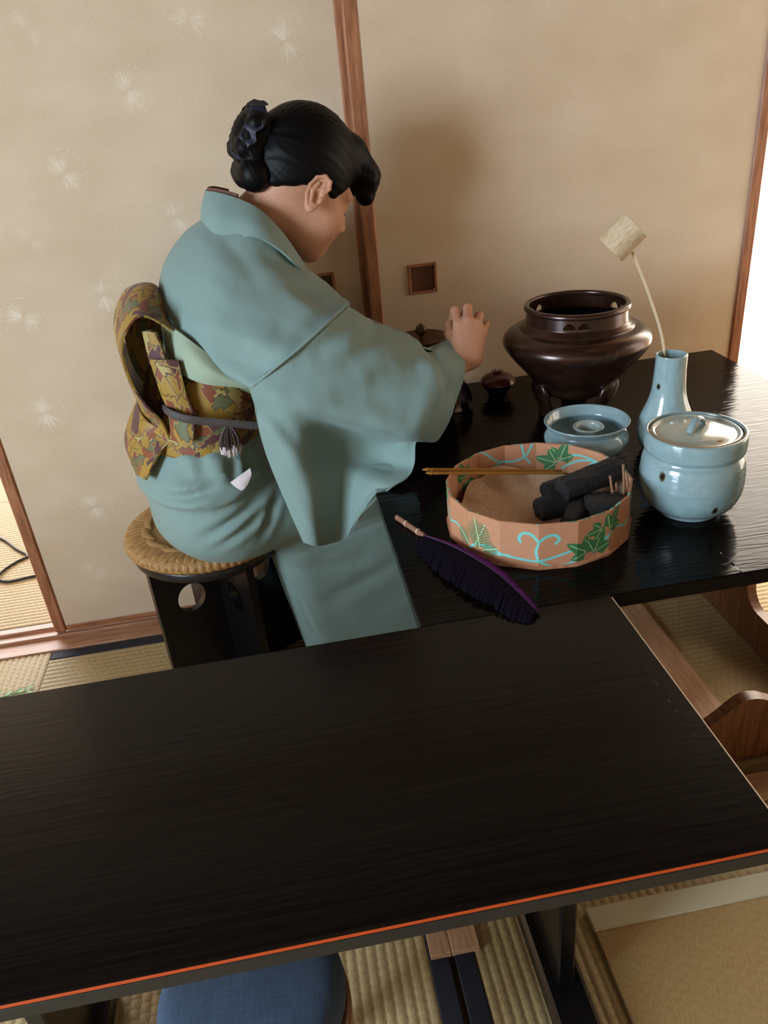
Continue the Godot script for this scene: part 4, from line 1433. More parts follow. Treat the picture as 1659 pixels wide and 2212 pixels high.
static func ball(p: Vector3, c: Vector3, r: Vector3) -> float:
	var q := (p - c) / r
	var k := q.length()
	return (k - 1.0) * minf(r.x, minf(r.y, r.z)) if k < 0.5 else k * (k - 1.0) / maxf((q / r).length(), 1e-6)

# ---------------------------------------------------------------- the woman
# body axes: f forward, y up from the seat, s towards her right side
const PO := Vector3(-0.20, 0.43, -1.56)
const PF := Vector3(0.98481, 0, -0.17365)
const PS := Vector3(0.17365, 0, 0.98481)

func body(f: float, y: float, s: float) -> Vector3:
	return PO + PF * f + Vector3(0, y, 0) + PS * s

var torso := []   # every centimetre of height: centre, half depth, half width

func make_torso_table() -> void:
	var rows := [[-0.04, 0.03, 0.10, 0.15], [0.0, 0.012, 0.128, 0.172], [0.05, 0.006, 0.138, 0.188], [0.15, -0.002, 0.131, 0.186], [0.25, 0.012, 0.112, 0.160], [0.35, 0.042, 0.108, 0.150], [0.45, 0.084, 0.108, 0.145], [0.52, 0.108, 0.100, 0.140], [0.58, 0.132, 0.078, 0.105], [0.63, 0.152, 0.062, 0.066], [0.67, 0.165, 0.055, 0.07], [0.72, 0.18, 0.04, 0.05]]
	torso = []
	for k in 77:
		var y := -0.04 + k * 0.01
		var i := 0
		while i < rows.size() - 2 and rows[i + 1][0] < y: i += 1
		var r0 = rows[max(i - 1, 0)]; var r1 = rows[i]; var r2 = rows[i + 1]; var r3 = rows[min(i + 2, rows.size() - 1)]
		var t := clampf((y - r1[0]) / (r2[0] - r1[0]), 0, 1)
		t = t * t * (3 - 2 * t) * 0.5 + t * 0.5
		torso.append(Vector3(lerpf(r1[1], r2[1], t), lerpf(r1[2], r2[2], t), lerpf(r1[3], r2[3], t)))

func torso_at(y: float) -> Vector3:
	var u := clampf((y + 0.04) * 100.0, 0.0, 75.99)
	var i := int(u)
	return torso[i].lerp(torso[i + 1], u - i)

func kimono_sdf(p: Vector3) -> float: # p = (f, y, s)
	var q := torso_at(p.y)
	var df := (p.x - q.x) / q.y
	var ds := p.z / q.z
	var d := (sqrt(df * df + ds * ds) - 1.0) * minf(q.y, q.z)
	d += -0.012 * smoothstep(0.135, 0.150, p.y) * (1.0 - smoothstep(0.235, 0.25, p.y))
	d = smax(d, (p.y - 0.622 + 0.5 * (p.x - 0.085)) * 0.89, 0.03)
	d = smax(d, 0.003 - p.y, 0.05)
	# blouse over the sash, roll of cloth below it
	d = smin(d, cone(p, Vector3(0.140, 0.585, -0.06), Vector3(0.165, 0.568, -0.160), 0.048, 0.066), 0.05)
	# upper arms
	d = smin(d, cone(p, Vector3(0.165, 0.500, 0.120), Vector3(0.235, 0.420, 0.170), 0.030, 0.050), 0.05)
	d = smin(d, cone(p, Vector3(0.165, 0.560, -0.165), Vector3(0.27, 0.360, -0.190), 0.070, 0.062), 0.05)
	d = smin(d, cone(p, Vector3(0.27, 0.360, -0.190), Vector3(0.40, 0.345, -0.09), 0.060, 0.048), 0.04)
	d += 0.016 * smoothstep(0.33, 0.40, p.y)
	# thighs with the cloth stretched between them
	d = smin(d, cone(p, Vector3(0.03, 0.080, 0.085), Vector3(0.46, 0.060, 0.075), 0.098, 0.076), 0.07)
	d = smin(d, cone(p, Vector3(0.03, 0.080, -0.085), Vector3(0.46, 0.060, -0.075), 0.098, 0.076), 0.07)
	# wrapped lower legs
	var a := Vector2(maxf(absf(p.x - 0.288 + 0.10 * clampf(p.y, -0.42, 0)) - 0.132, 0), maxf(absf(p.z + 0.0) - 0.06, 0)).length() - (0.068 - 0.02 * clampf(-p.y / 0.42, 0, 1))
	a = smax(a, p.y - 0.02, 0.04)
	a = smax(a, -0.405 - p.y, 0.01)
	d = smin(d, a, 0.016)
	return d

# creases: world-space folds pressed into a finished mesh: [a, b, depth, width, ridge]
func crease(b: MB, list: Array) -> void:
	var nr := PackedVector3Array()
	nr.resize(b.v.size())
	for k in range(0, b.ix.size(), 3):
		var n := (b.v[b.ix[k + 2]] - b.v[b.ix[k]]).cross(b.v[b.ix[k + 1]] - b.v[b.ix[k]])
		for e in 3: nr[b.ix[k + e]] += n
	for k in b.v.size():
		var p := b.v[k]
		if p.z < 0.02: continue
		var off := 0.0
		for c in list:
			var a: Vector3 = c[0]; var d: Vector3 = c[1] - c[0]
			d.z = 0.0
			var t := clampf(Vector3(p.x - a.x, p.y - a.y, 0).dot(d) / d.length_squared(), 0, 1)
			var r := Vector2(p.x - a.x - d.x * t, p.y - a.y - d.y * t).length()
			var w: float = c[3]
			if r > w * 3.2: continue
			var env := sin(PI * clampf(t * 0.94 + 0.03, 0, 1))
			off += env * (-c[2] * exp(-r * r / (w * w)) + c[4] * exp(-(r - w * 1.6) * (r - w * 1.6) / (w * w)))
		if off != 0.0: b.v[k] = p + nr[k].normalized() * off * (1.0 if nr[k].z >= 0.0 else -1.0)

# loose unevenness of hanging cloth, along s
func wrinkle(b: MB, amp: float, freq: float, seed_: int) -> void:
	var n := noise(seed_, freq, 3)
	for k in b.v.size():
		var p := b.v[k]
		b.v[k].z += amp * n.get_noise_3d(p.x * 1.2 + p.y * 0.8, p.y * 1.3 - p.x * 0.9, 0.0)

# bicubic sheet from coarse rows of control points
func fine(rows: Array, su: int, sv: int, close_u := false) -> Array:
	var a := []
	for r in rows: a.append(spline(r, su, close_u))
	var m: int = a[0].size()
	var out := []
	var cols := []
	for j in m:
		var c := []
		for i in a.size(): c.append(a[i][j])
		cols.append(spline(c, sv))
	for i in cols[0].size():
		var row := PackedVector3Array()
		for j in m: row.append(cols[j][i])
		out.append(row)
	return out

func brocade_img() -> Image:
	var w := 384; var h := 384
	var im := Image.create(w, h, false, Image.FORMAT_RGB8)
	var gold := Color8(148, 114, 32); var rust := Color8(122, 62, 32); var olive := Color8(94, 98, 64); var brown := Color8(62, 40, 30); var pale := Color8(160, 140, 80); var plum := Color8(82, 44, 44)
	im.fill(gold)
	var rng := RandomNumberGenerator.new()
	rng.seed = 77
	for k in 46: # stepped shards and bands laid over each other
		var c := Vector2(rng.randf() * w, rng.randf() * h)
		var col: Color = [rust, olive, brown, gold, plum, olive, rust, pale][k % 8]
		var ang: float = [0.0, PI / 4, PI / 2, -PI / 4][rng.randi() % 4] + 0.1
		var L := rng.randf_range(30, 80); var H := rng.randf_range(12, 34)
		for ox in [-w, 0, w]:
			for oy in [-h, 0, h]:
				var pts := []
				for q in [Vector2(-L, -H), Vector2(L * 0.3, -H), Vector2(L * 0.3, -H * 0.4), Vector2(L, -H * 0.4), Vector2(L, H * 0.5), Vector2(L * 0.5, H * 0.5), Vector2(L * 0.5, H), Vector2(-L * 0.6, H), Vector2(-L * 0.6, H * 0.3), Vector2(-L, H * 0.3)]:
					pts.append(c + Vector2(ox, oy) + q.rotated(ang))
				fillpoly(im, pts, col)
				pts.append(pts[0])
				stroke(im, pts, 1.1, brown if k % 2 else pale)
	for k in 26: # meander lines
		var p := Vector2(rng.randf() * w, rng.randf() * h)
		var pts := [p]
		for i in 9:
			p += Vector2(10, 0).rotated([0.0, PI / 2, PI / 4, 0.0, -PI / 4][rng.randi() % 5] + 0.1)
			pts.append(p)
		stroke(im, pts, 1.3, [brown, pale, rust][k % 3])
	return im

func silk(col: Color, seed_: int) -> StandardMaterial3D:
	# crepe weave: tiny pebbled relief and slight tone changes
	var n := noise(seed_, 1.0, 2)
	var im := Image.create(256, 256, false, Image.FORMAT_RGB8)
	var hm := Image.create(256, 256, false, Image.FORMAT_RGB8)
	for y in 256:
		for x in 256:
			var ax := TAU * x / 256.0; var ay := TAU * y / 256.0
			var t := n.get_noise_3d(cos(ax) * 22 + 40, sin(ax) * 22, cos(ay) * 22) * 0.7 + n.get_noise_3d(sin(ay) * 22 + 9, cos(ax) * 22, sin(ax + ay) * 9)* 0.3
			var v := 1.0 + 0.07 * t
			im.set_pixel(x, y, Color(clampf(col.r * v, 0, 1), clampf(col.g * v, 0, 1), clampf(col.b * v, 0, 1)))
			hm.set_pixel(x, y, Color(0.5 + 0.5 * t, 0.5 + 0.5 * t, 0.5 + 0.5 * t))
	var m := tmat(im, 0.78)
	m.normal_enabled = true
	m.normal_texture = bump_tex(hm, 3.0)
	m.normal_scale = 0.35
	m.uv1_triplanar = true
	m.uv1_scale = Vector3(9, 9, 9)
	m.rim_enabled = true
	m.rim = 0.25
	return m

# outlines of the clothes in body axes (forward, up from the seat, towards her right side)
var SLEEVE := [[Vector3(0.301, 0.476, 0.185), Vector3(0.341, 0.444, 0.185), Vector3(0.383, 0.418, 0.190), Vector3(0.424, 0.397, 0.200), Vector3(0.442, 0.375, 0.215), Vector3(0.508, 0.376, 0.185)], [Vector3(0.235, 0.466, 0.262), Vector3(0.286, 0.434, 0.270), Vector3(0.339, 0.404, 0.272), Vector3(0.388, 0.378, 0.278), Vector3(0.426, 0.367, 0.285), Vector3(0.506, 0.344, 0.235)], [Vector3(0.165, 0.430, 0.276), Vector3(0.233, 0.399, 0.294), Vector3(0.294, 0.369, 0.304), Vector3(0.359, 0.337, 0.312), Vector3(0.412, 0.328, 0.318), Vector3(0.480, 0.285, 0.255)], [Vector3(0.097, 0.387, 0.255), Vector3(0.175, 0.354, 0.302), Vector3(0.250, 0.313, 0.318), Vector3(0.317, 0.281, 0.330), Vector3(0.367, 0.257, 0.335), Vector3(0.418, 0.229, 0.300)], [Vector3(0.095, 0.340, 0.250), Vector3(0.157, 0.322, 0.288), Vector3(0.253, 0.261, 0.242), Vector3(0.322, 0.231, 0.262), Vector3(0.345, 0.241, 0.310), Vector3(0.369, 0.244, 0.322)], [Vector3(0.095, 0.284, 0.255), Vector3(0.149, 0.277, 0.292), Vector3(0.245, 0.208, 0.232), Vector3(0.314, 0.189, 0.262), Vector3(0.339, 0.195, 0.300), Vector3(0.357, 0.202, 0.325)], [Vector3(0.106, 0.209, 0.262), Vector3(0.155, 0.209, 0.300), Vector3(0.231, 0.163, 0.248), Vector3(0.271, 0.177, 0.318), Vector3(0.303, 0.181, 0.345), Vector3(0.332, 0.184, 0.342)], [Vector3(0.135, 0.072, 0.285), Vector3(0.160, 0.063, 0.295), Vector3(0.198, 0.038, 0.258), Vector3(0.220, 0.046, 0.268), Vector3(0.243, 0.116, 0.315), Vector3(0.274, 0.173, 0.345)]]
var BLOUSE := [[Vector3(0.130, 0.623, -0.100), Vector3(0.088, 0.637, 0.010), Vector3(0.121, 0.622, 0.080), Vector3(0.173, 0.612, 0.108), Vector3(0.233, 0.555, 0.108), Vector3(0.289, 0.506, 0.085)], [Vector3(0.092, 0.598, -0.130), Vector3(0.048, 0.613, 0.000), Vector3(0.088, 0.593, 0.110), Vector3(0.158, 0.569, 0.150), Vector3(0.226, 0.527, 0.158), Vector3(0.302, 0.487, 0.135)], [Vector3(0.051, 0.545, -0.160), Vector3(0.004, 0.567, 0.000), Vector3(0.058, 0.550, 0.135), Vector3(0.135, 0.524, 0.188), Vector3(0.217, 0.495, 0.210), Vector3(0.306, 0.476, 0.180)], [Vector3(0.027, 0.470, -0.170), Vector3(-0.021, 0.512, 0.010), Vector3(0.039, 0.507, 0.150), Vector3(0.115, 0.482, 0.212), Vector3(0.184, 0.462, 0.240), Vector3(0.236, 0.465, 0.260)], [Vector3(0.026, 0.423, -0.160), Vector3(-0.023, 0.474, 0.035), Vector3(0.027, 0.473, 0.160), Vector3(0.085, 0.452, 0.215), Vector3(0.133, 0.435, 0.250), Vector3(0.167, 0.429, 0.274)], [Vector3(0.032, 0.391, -0.140), Vector3(-0.011, 0.450, 0.075), Vector3(0.019, 0.428, 0.155), Vector3(0.054, 0.407, 0.200), Vector3(0.080, 0.393, 0.228), Vector3(0.097, 0.386, 0.254)], [Vector3(0.038, 0.385, -0.120), Vector3(-0.003, 0.435, 0.050), Vector3(0.025, 0.414, 0.125), Vector3(0.061, 0.392, 0.160), Vector3(0.087, 0.376, 0.180), Vector3(0.105, 0.371, 0.210)]]
var COLLAR_TOP := [Vector3(0.104, 0.684, 0.000), Vector3(0.120, 0.682, 0.035), Vector3(0.148, 0.672, 0.062), Vector3(0.184, 0.650, 0.085), Vector3(0.215, 0.612, 0.094), Vector3(0.241, 0.567, 0.090), Vector3(0.263, 0.524, 0.078), Vector3(0.291, 0.479, 0.055)]
var COLLAR_LOW := [Vector3(0.085, 0.627, 0.015), Vector3(0.096, 0.619, 0.070), Vector3(0.128, 0.611, 0.100), Vector3(0.165, 0.609, 0.124), Vector3(0.202, 0.583, 0.130), Vector3(0.236, 0.544, 0.124), Vector3(0.268, 0.508, 0.112), Vector3(0.298, 0.463, 0.085)]
var SASH_TIE := [[Vector3(-0.029, 0.486, 0.085), Vector3(0.003, 0.466, 0.145), Vector3(0.041, 0.430, 0.178), Vector3(0.082, 0.390, 0.192), Vector3(0.118, 0.361, 0.200)], [Vector3(-0.031, 0.456, 0.100), Vector3(-0.001, 0.436, 0.162), Vector3(0.032, 0.409, 0.196), Vector3(0.074, 0.383, 0.205), Vector3(0.116, 0.360, 0.206)], [Vector3(-0.038, 0.414, 0.090), Vector3(-0.013, 0.396, 0.150), Vector3(0.020, 0.382, 0.182), Vector3(0.067, 0.371, 0.196), Vector3(0.117, 0.356, 0.200)]]
var DRUM := [[Vector3(-0.017, 0.471, 0.130), Vector3(-0.018, 0.491, 0.080), Vector3(-0.015, 0.511, 0.030), Vector3(-0.022, 0.491, -0.050), Vector3(-0.017, 0.471, -0.130)], [Vector3(-0.043, 0.499, 0.140), Vector3(-0.036, 0.518, 0.085), Vector3(-0.026, 0.537, 0.030), Vector3(-0.040, 0.518, -0.055), Vector3(-0.043, 0.499, -0.140)], [Vector3(-0.068, 0.506, 0.140), Vector3(-0.069, 0.519, 0.085), Vector3(-0.065, 0.532, 0.030), Vector3(-0.073, 0.519, -0.055), Vector3(-0.068, 0.506, -0.140)], [Vector3(-0.098, 0.473, 0.140), Vector3(-0.101, 0.473, 0.085), Vector3(-0.099, 0.473, 0.030), Vector3(-0.105, 0.473, -0.055), Vector3(-0.098, 0.473, -0.140)], [Vector3(-0.105, 0.437, 0.140), Vector3(-0.109, 0.426, 0.085), Vector3(-0.109, 0.416, 0.030), Vector3(-0.113, 0.426, -0.055), Vector3(-0.105, 0.437, -0.140)], [Vector3(-0.100, 0.388, 0.140), Vector3(-0.104, 0.373, 0.085), Vector3(-0.104, 0.358, 0.030), Vector3(-0.108, 0.373, -0.055), Vector3(-0.100, 0.388, -0.140)], [Vector3(-0.085, 0.347, 0.140), Vector3(-0.094, 0.334, 0.085), Vector3(-0.099, 0.321, 0.030), Vector3(-0.098, 0.334, -0.055), Vector3(-0.085, 0.347, -0.140)], [Vector3(-0.066, 0.313, 0.140), Vector3(-0.081, 0.297, 0.085), Vector3(-0.092, 0.282, 0.030), Vector3(-0.085, 0.297, -0.055), Vector3(-0.066, 0.313, -0.140)], [Vector3(-0.057, 0.270, 0.135), Vector3(-0.068, 0.254, 0.083), Vector3(-0.075, 0.238, 0.030), Vector3(-0.072, 0.254, -0.053), Vector3(-0.057, 0.270, -0.135)]]
var TAIL := [[Vector3(-0.057, 0.267, 0.130), Vector3(-0.077, 0.285, 0.095), Vector3(-0.098, 0.304, 0.060), Vector3(-0.098, 0.304, -0.060), Vector3(-0.057, 0.267, -0.130)], [Vector3(-0.081, 0.251, 0.135), Vector3(-0.105, 0.256, 0.092), Vector3(-0.128, 0.261, 0.050), Vector3(-0.128, 0.261, -0.050), Vector3(-0.081, 0.251, -0.135)], [Vector3(-0.101, 0.228, 0.135), Vector3(-0.121, 0.230, 0.092), Vector3(-0.141, 0.231, 0.050), Vector3(-0.141, 0.231, -0.050), Vector3(-0.101, 0.228, -0.135)], [Vector3(-0.120, 0.199, 0.130), Vector3(-0.129, 0.195, 0.095), Vector3(-0.137, 0.191, 0.060), Vector3(-0.137, 0.191, -0.060), Vector3(-0.120, 0.199, -0.130)]]
var FLAP := [[Vector3(-0.064, 0.432, 0.140), Vector3(-0.040, 0.431, 0.158), Vector3(-0.015, 0.426, 0.162)], [Vector3(-0.059, 0.370, 0.145), Vector3(-0.037, 0.366, 0.168), Vector3(-0.015, 0.361, 0.174)], [Vector3(-0.054, 0.331, 0.145), Vector3(-0.031, 0.328, 0.172), Vector3(-0.010, 0.327, 0.180)], [Vector3(-0.058, 0.274, 0.145), Vector3(-0.039, 0.277, 0.174), Vector3(-0.022, 0.276, 0.182)]]
var FLAP_TOP := [[Vector3(-0.065, 0.479, 0.125), Vector3(-0.054, 0.480, 0.135), Vector3(-0.044, 0.477, 0.140)], [Vector3(-0.065, 0.451, 0.125), Vector3(-0.050, 0.452, 0.140), Vector3(-0.039, 0.450, 0.145)], [Vector3(-0.065, 0.418, 0.125), Vector3(-0.048, 0.419, 0.140), Vector3(-0.035, 0.416, 0.145)]]
var CORD := [Vector3(-0.063, 0.325, 0.070), Vector3(-0.051, 0.336, 0.160), Vector3(-0.026, 0.328, 0.186), Vector3(0.013, 0.316, 0.192), Vector3(0.053, 0.305, 0.196), Vector3(0.098, 0.291, 0.196)]
var LINING := [[Vector3(0.029, 0.188, 0.198), Vector3(0.045, 0.199, 0.204), Vector3(0.070, 0.212, 0.206)], [Vector3(0.036, 0.178, 0.200), Vector3(0.051, 0.184, 0.206), Vector3(0.070, 0.199, 0.207)], [Vector3(0.045, 0.168, 0.200), Vector3(0.052, 0.171, 0.203), Vector3(0.061, 0.181, 0.205)]]
var BLOUSE_CREASES := [[Vector3(0.104, 0.612, 0.070), Vector3(0.157, 0.550, 0.140), 0.0060, 0.0180, 0.0030], [Vector3(0.132, 0.603, 0.090), Vector3(0.243, 0.540, 0.130), 0.0070, 0.0160, 0.0040], [Vector3(0.194, 0.534, 0.150), Vector3(0.261, 0.492, 0.170), 0.0080, 0.0120, 0.0040], [Vector3(-0.004, 0.463, 0.120), Vector3(0.162, 0.394, 0.200), 0.0100, 0.0280, 0.0040], [Vector3(0.251, 0.477, 0.200), Vector3(0.153, 0.423, 0.220), 0.0040, 0.0120, 0.0030]]
var CREASES := [[Vector3(0.124, 0.164, 0.190), Vector3(-0.004, 0.132, 0.185), 0.0100, 0.0100, 0.0040], [Vector3(0.118, 0.153, 0.190), Vector3(-0.049, 0.079, 0.170), 0.0110, 0.0110, 0.0050], [Vector3(0.106, 0.121, 0.180), Vector3(-0.029, 0.055, 0.160), 0.0080, 0.0100, 0.0040], [Vector3(0.122, 0.134, 0.180), Vector3(0.064, 0.049, 0.160), 0.0060, 0.0100, 0.0030], [Vector3(0.011, 0.191, 0.190), Vector3(-0.077, 0.165, 0.180), 0.0060, 0.0090, 0.0020], [Vector3(-0.118, 0.164, 0.080), Vector3(0.017, 0.178, 0.190), 0.0080, 0.0090, 0.0030], [Vector3(-0.082, 0.230, 0.100), Vector3(0.016, 0.186, 0.180), 0.0060, 0.0200, 0.0040], [Vector3(0.042, 0.233, 0.180), Vector3(0.037, 0.181, 0.180), 0.0080, 0.0120, 0.0040], [Vector3(0.072, 0.227, 0.180), Vector3(0.069, 0.183, 0.180), 0.0080, 0.0100, 0.0040], [Vector3(-0.015, 0.256, 0.180), Vector3(-0.013, 0.198, 0.180), 0.0060, 0.0140, 0.0040], [Vector3(0.358, -0.015, 0.140), Vector3(0.101, -0.049, 0.120), 0.0040, 0.0060, 0.0010], [Vector3(0.128, -0.151, 0.120), Vector3(0.162, -0.298, 0.120), 0.0040, 0.0050, 0.0020], [Vector3(0.119, -0.080, 0.110), Vector3(0.303, -0.110, 0.130), 0.0040, 0.0140, 0.0020], [Vector3(0.187, -0.188, 0.120), Vector3(0.379, -0.132, 0.130), 0.0040, 0.0200, 0.0020]]
var SLEEVE_CREASES := [[Vector3(0.290, 0.458, 0.240), Vector3(0.196, 0.430, 0.260), 0.0060, 0.0120, 0.0030], [Vector3(0.351, 0.429, 0.230), Vector3(0.223, 0.402, 0.270), 0.0070, 0.0180, 0.0040], [Vector3(0.427, 0.370, 0.260), Vector3(0.250, 0.366, 0.280), 0.0060, 0.0200, 0.0040], [Vector3(0.383, 0.307, 0.290), Vector3(0.204, 0.361, 0.290), 0.0050, 0.0200, 0.0030], [Vector3(0.437, 0.383, 0.250), Vector3(0.447, 0.306, 0.270), 0.0060, 0.0120, 0.0030], [Vector3(0.461, 0.340, 0.240), Vector3(0.389, 0.245, 0.300), 0.0050, 0.0120, 0.0020], [Vector3(0.105, 0.368, 0.250), Vector3(0.160, 0.264, 0.240), 0.0050, 0.0120, 0.0020], [Vector3(0.239, 0.137, 0.240), Vector3(0.214, 0.050, 0.260), 0.0040, 0.0140, 0.0030]]
var HAND := {"wrist": Vector3(0.352, 0.774, -1.450), "palm": Vector3(0.368, 0.820, -1.470), "elbow": Vector3(0.230, 0.734, -1.400), "fingers": [[Vector3(0.343, 0.833, -1.475), Vector3(0.346, 0.853, -1.510), Vector3(0.342, 0.820, -1.535), Vector3(0.331, 0.801, -1.536)], [Vector3(0.362, 0.838, -1.475), Vector3(0.372, 0.854, -1.510), Vector3(0.370, 0.831, -1.535), Vector3(0.359, 0.812, -1.536)], [Vector3(0.380, 0.829, -1.475), Vector3(0.395, 0.837, -1.510), Vector3(0.392, 0.814, -1.535), Vector3(0.381, 0.794, -1.536)], [Vector3(0.391, 0.812, -1.475), Vector3(0.409, 0.816, -1.510), Vector3(0.407, 0.797, -1.535), Vector3(0.396, 0.777, -1.536)]]}

func to_world(b: MB) -> MB:
	for k in b.v.size(): b.v[k] = body(b.v[k].x, b.v[k].y, b.v[k].z) - PERSON
	return b

const PERSON := Vector3(-0.15, 0.0, -1.55)

# sheet with a back side a little way in, closed along its edges
func cloth(b: MB, rows: Array, thick: float, uvs := Vector2.ONE) -> void:
	var n := rows.size(); var m: int = rows[0].size()
	var back := []
	for i in n:
		var r := PackedVector3Array()
		for j in m:
			var du: Vector3 = rows[i][min(j + 1, m - 1)] - rows[i][max(j - 1, 0)]
			var dv: Vector3 = rows[min(i + 1, n - 1)][j] - rows[max(i - 1, 0)][j]
			r.append(rows[i][j] - dv.cross(du).normalized() * thick)
		back.append(r)
	b.sheet(rows, false, false, uvs, true)
	b.sheet(back, false, false, uvs)
	for e in [0, n - 1]: b.sheet([rows[e], back[e]], false, false, Vector2(1, 0.02), e != 0)
	for e in [0, m - 1]:
		var ra := PackedVector3Array(); var rb := PackedVector3Array()
		for i in n: ra.append(rows[i][e]); rb.append(back[i][e])
		b.sheet([ra, rb], false, false, Vector2(1, 0.02), e == 0)

func build_person() -> void:
	make_torso_table()
	var t := thing("person", "woman in a pale teal kimono seated on a round stool, reaching over the black table", "person", PERSON)
	var teal := silk(Color8(119, 141, 135), 131)
	# kimono: body and lap
	var b := MB.new()
	nets(b, kimono_sdf, Vector3(-0.17, -0.42, -0.30), Vector3(0.58, 0.69, 0.31), 0.0075)
	wrinkle(b, 0.0018, 7.0, 303)
	crease(b, CREASES)
	to_world(b)
	var ki := put(t, "kimono", b, teal)
	# upper part: one stretch of cloth from the far side over the back to the sleeve seam
	b = MB.new()
	cloth(b, fine(BLOUSE, 8, 7), 0.004)
	wrinkle(b, 0.006, 9.0, 301)
	crease(b, BLOUSE_CREASES)
	to_world(b)
	put(ki, "bodice", b, teal)
	# sleeve: front sheet and back sheet joined at the edges
	var rows := fine(SLEEVE, 7, 6)
	var n := rows.size(); var m: int = rows[0].size()
	b = MB.new()
	var back := []
	for i in n:
		var r := PackedVector3Array()
		for j in m:
			var e := sin(PI * clampf(float(j) / (m - 1), 0, 1)) * (0.35 + 0.65 * sin(PI * clampf(i / float(n - 1), 0.0, 1.0)))
			var p: Vector3 = rows[i][j]
			r.append(Vector3(p.x, p.y, p.z - 0.012 - 0.075 * e))
		back.append(r)
	b.sheet(rows, false, false, Vector2.ONE, false)
	b.sheet(back, false, false, Vector2.ONE, true)
	for e in [0, n - 1]: b.sheet([rows[e], back[e]], false, false, Vector2.ONE, e == 0)
	var ra := PackedVector3Array(); var rb := PackedVector3Array()
	for i in n: ra.append(rows[i][0]); rb.append(back[i][0])
	b.sheet([ra, rb], false, false, Vector2.ONE, true)
	ra = PackedVector3Array(); rb = PackedVector3Array()
	for i in n: ra.append(rows[i][m - 1]); rb.append(back[i][m - 1])
	b.sheet([ra, rb], false, false, Vector2.ONE, false)
	wrinkle(b, 0.007, 8.0, 302)
	crease(b, SLEEVE_CREASES)
	to_world(b)
	var sl := put(t, "sleeve", b, teal)
	# pressed seam where the sleeve is set on
	b = MB.new()
	tube(b, spline([SLEEVE[0][0] + Vector3(-0.004, 0.004, 0), SLEEVE[1][0] + Vector3(-0.003, 0.003, 0.004), SLEEVE[2][0] + Vector3(-0.003, 0.003, 0.004), SLEEVE[3][0] + Vector3(0, 0, 0.002)], 8), 0.0026, 8)
	to_world(b)
	put(sl, "seam", b, teal)
	# collar band round the neck, both sides
	var top := []; var low := []
	for k in range(COLLAR_TOP.size() - 1, 0, -1):
		top.append(COLLAR_TOP[k] * Vector3(1, 1, -1)); low.append(COLLAR_LOW[k] * Vector3(1, 1, -1))
	for k in COLLAR_TOP.size(): top.append(COLLAR_TOP[k]); low.append(COLLAR_LOW[k])
	var mids := []
	for k in top.size(): mids.append(top[k].lerp(low[k], 0.5) + Vector3(-0.004, 0, 0.006 * signf(top[k].z)))
	b = MB.new()
	cloth(b, fine([top, mids, low], 6, 5), 0.004)
	to_world(b)
	put(t, "collar", b, teal)
	# edge of the under-collar
	b = MB.new()
	var uc := []
	for k in range(5, top.size() - 5): uc.append(top[k] + Vector3(0.006, 0.001, 0) - Vector3(0, 0, 0.005 * signf(top[k].z)))
	tube(b, spline(uc, 6), 0.004, 8, true, 0.6)
	to_world(b)
	put(t, "under_collar", b, smat(Color8(96, 62, 44), 0.8))
	sash(t)
	head(t)
	hand(t)

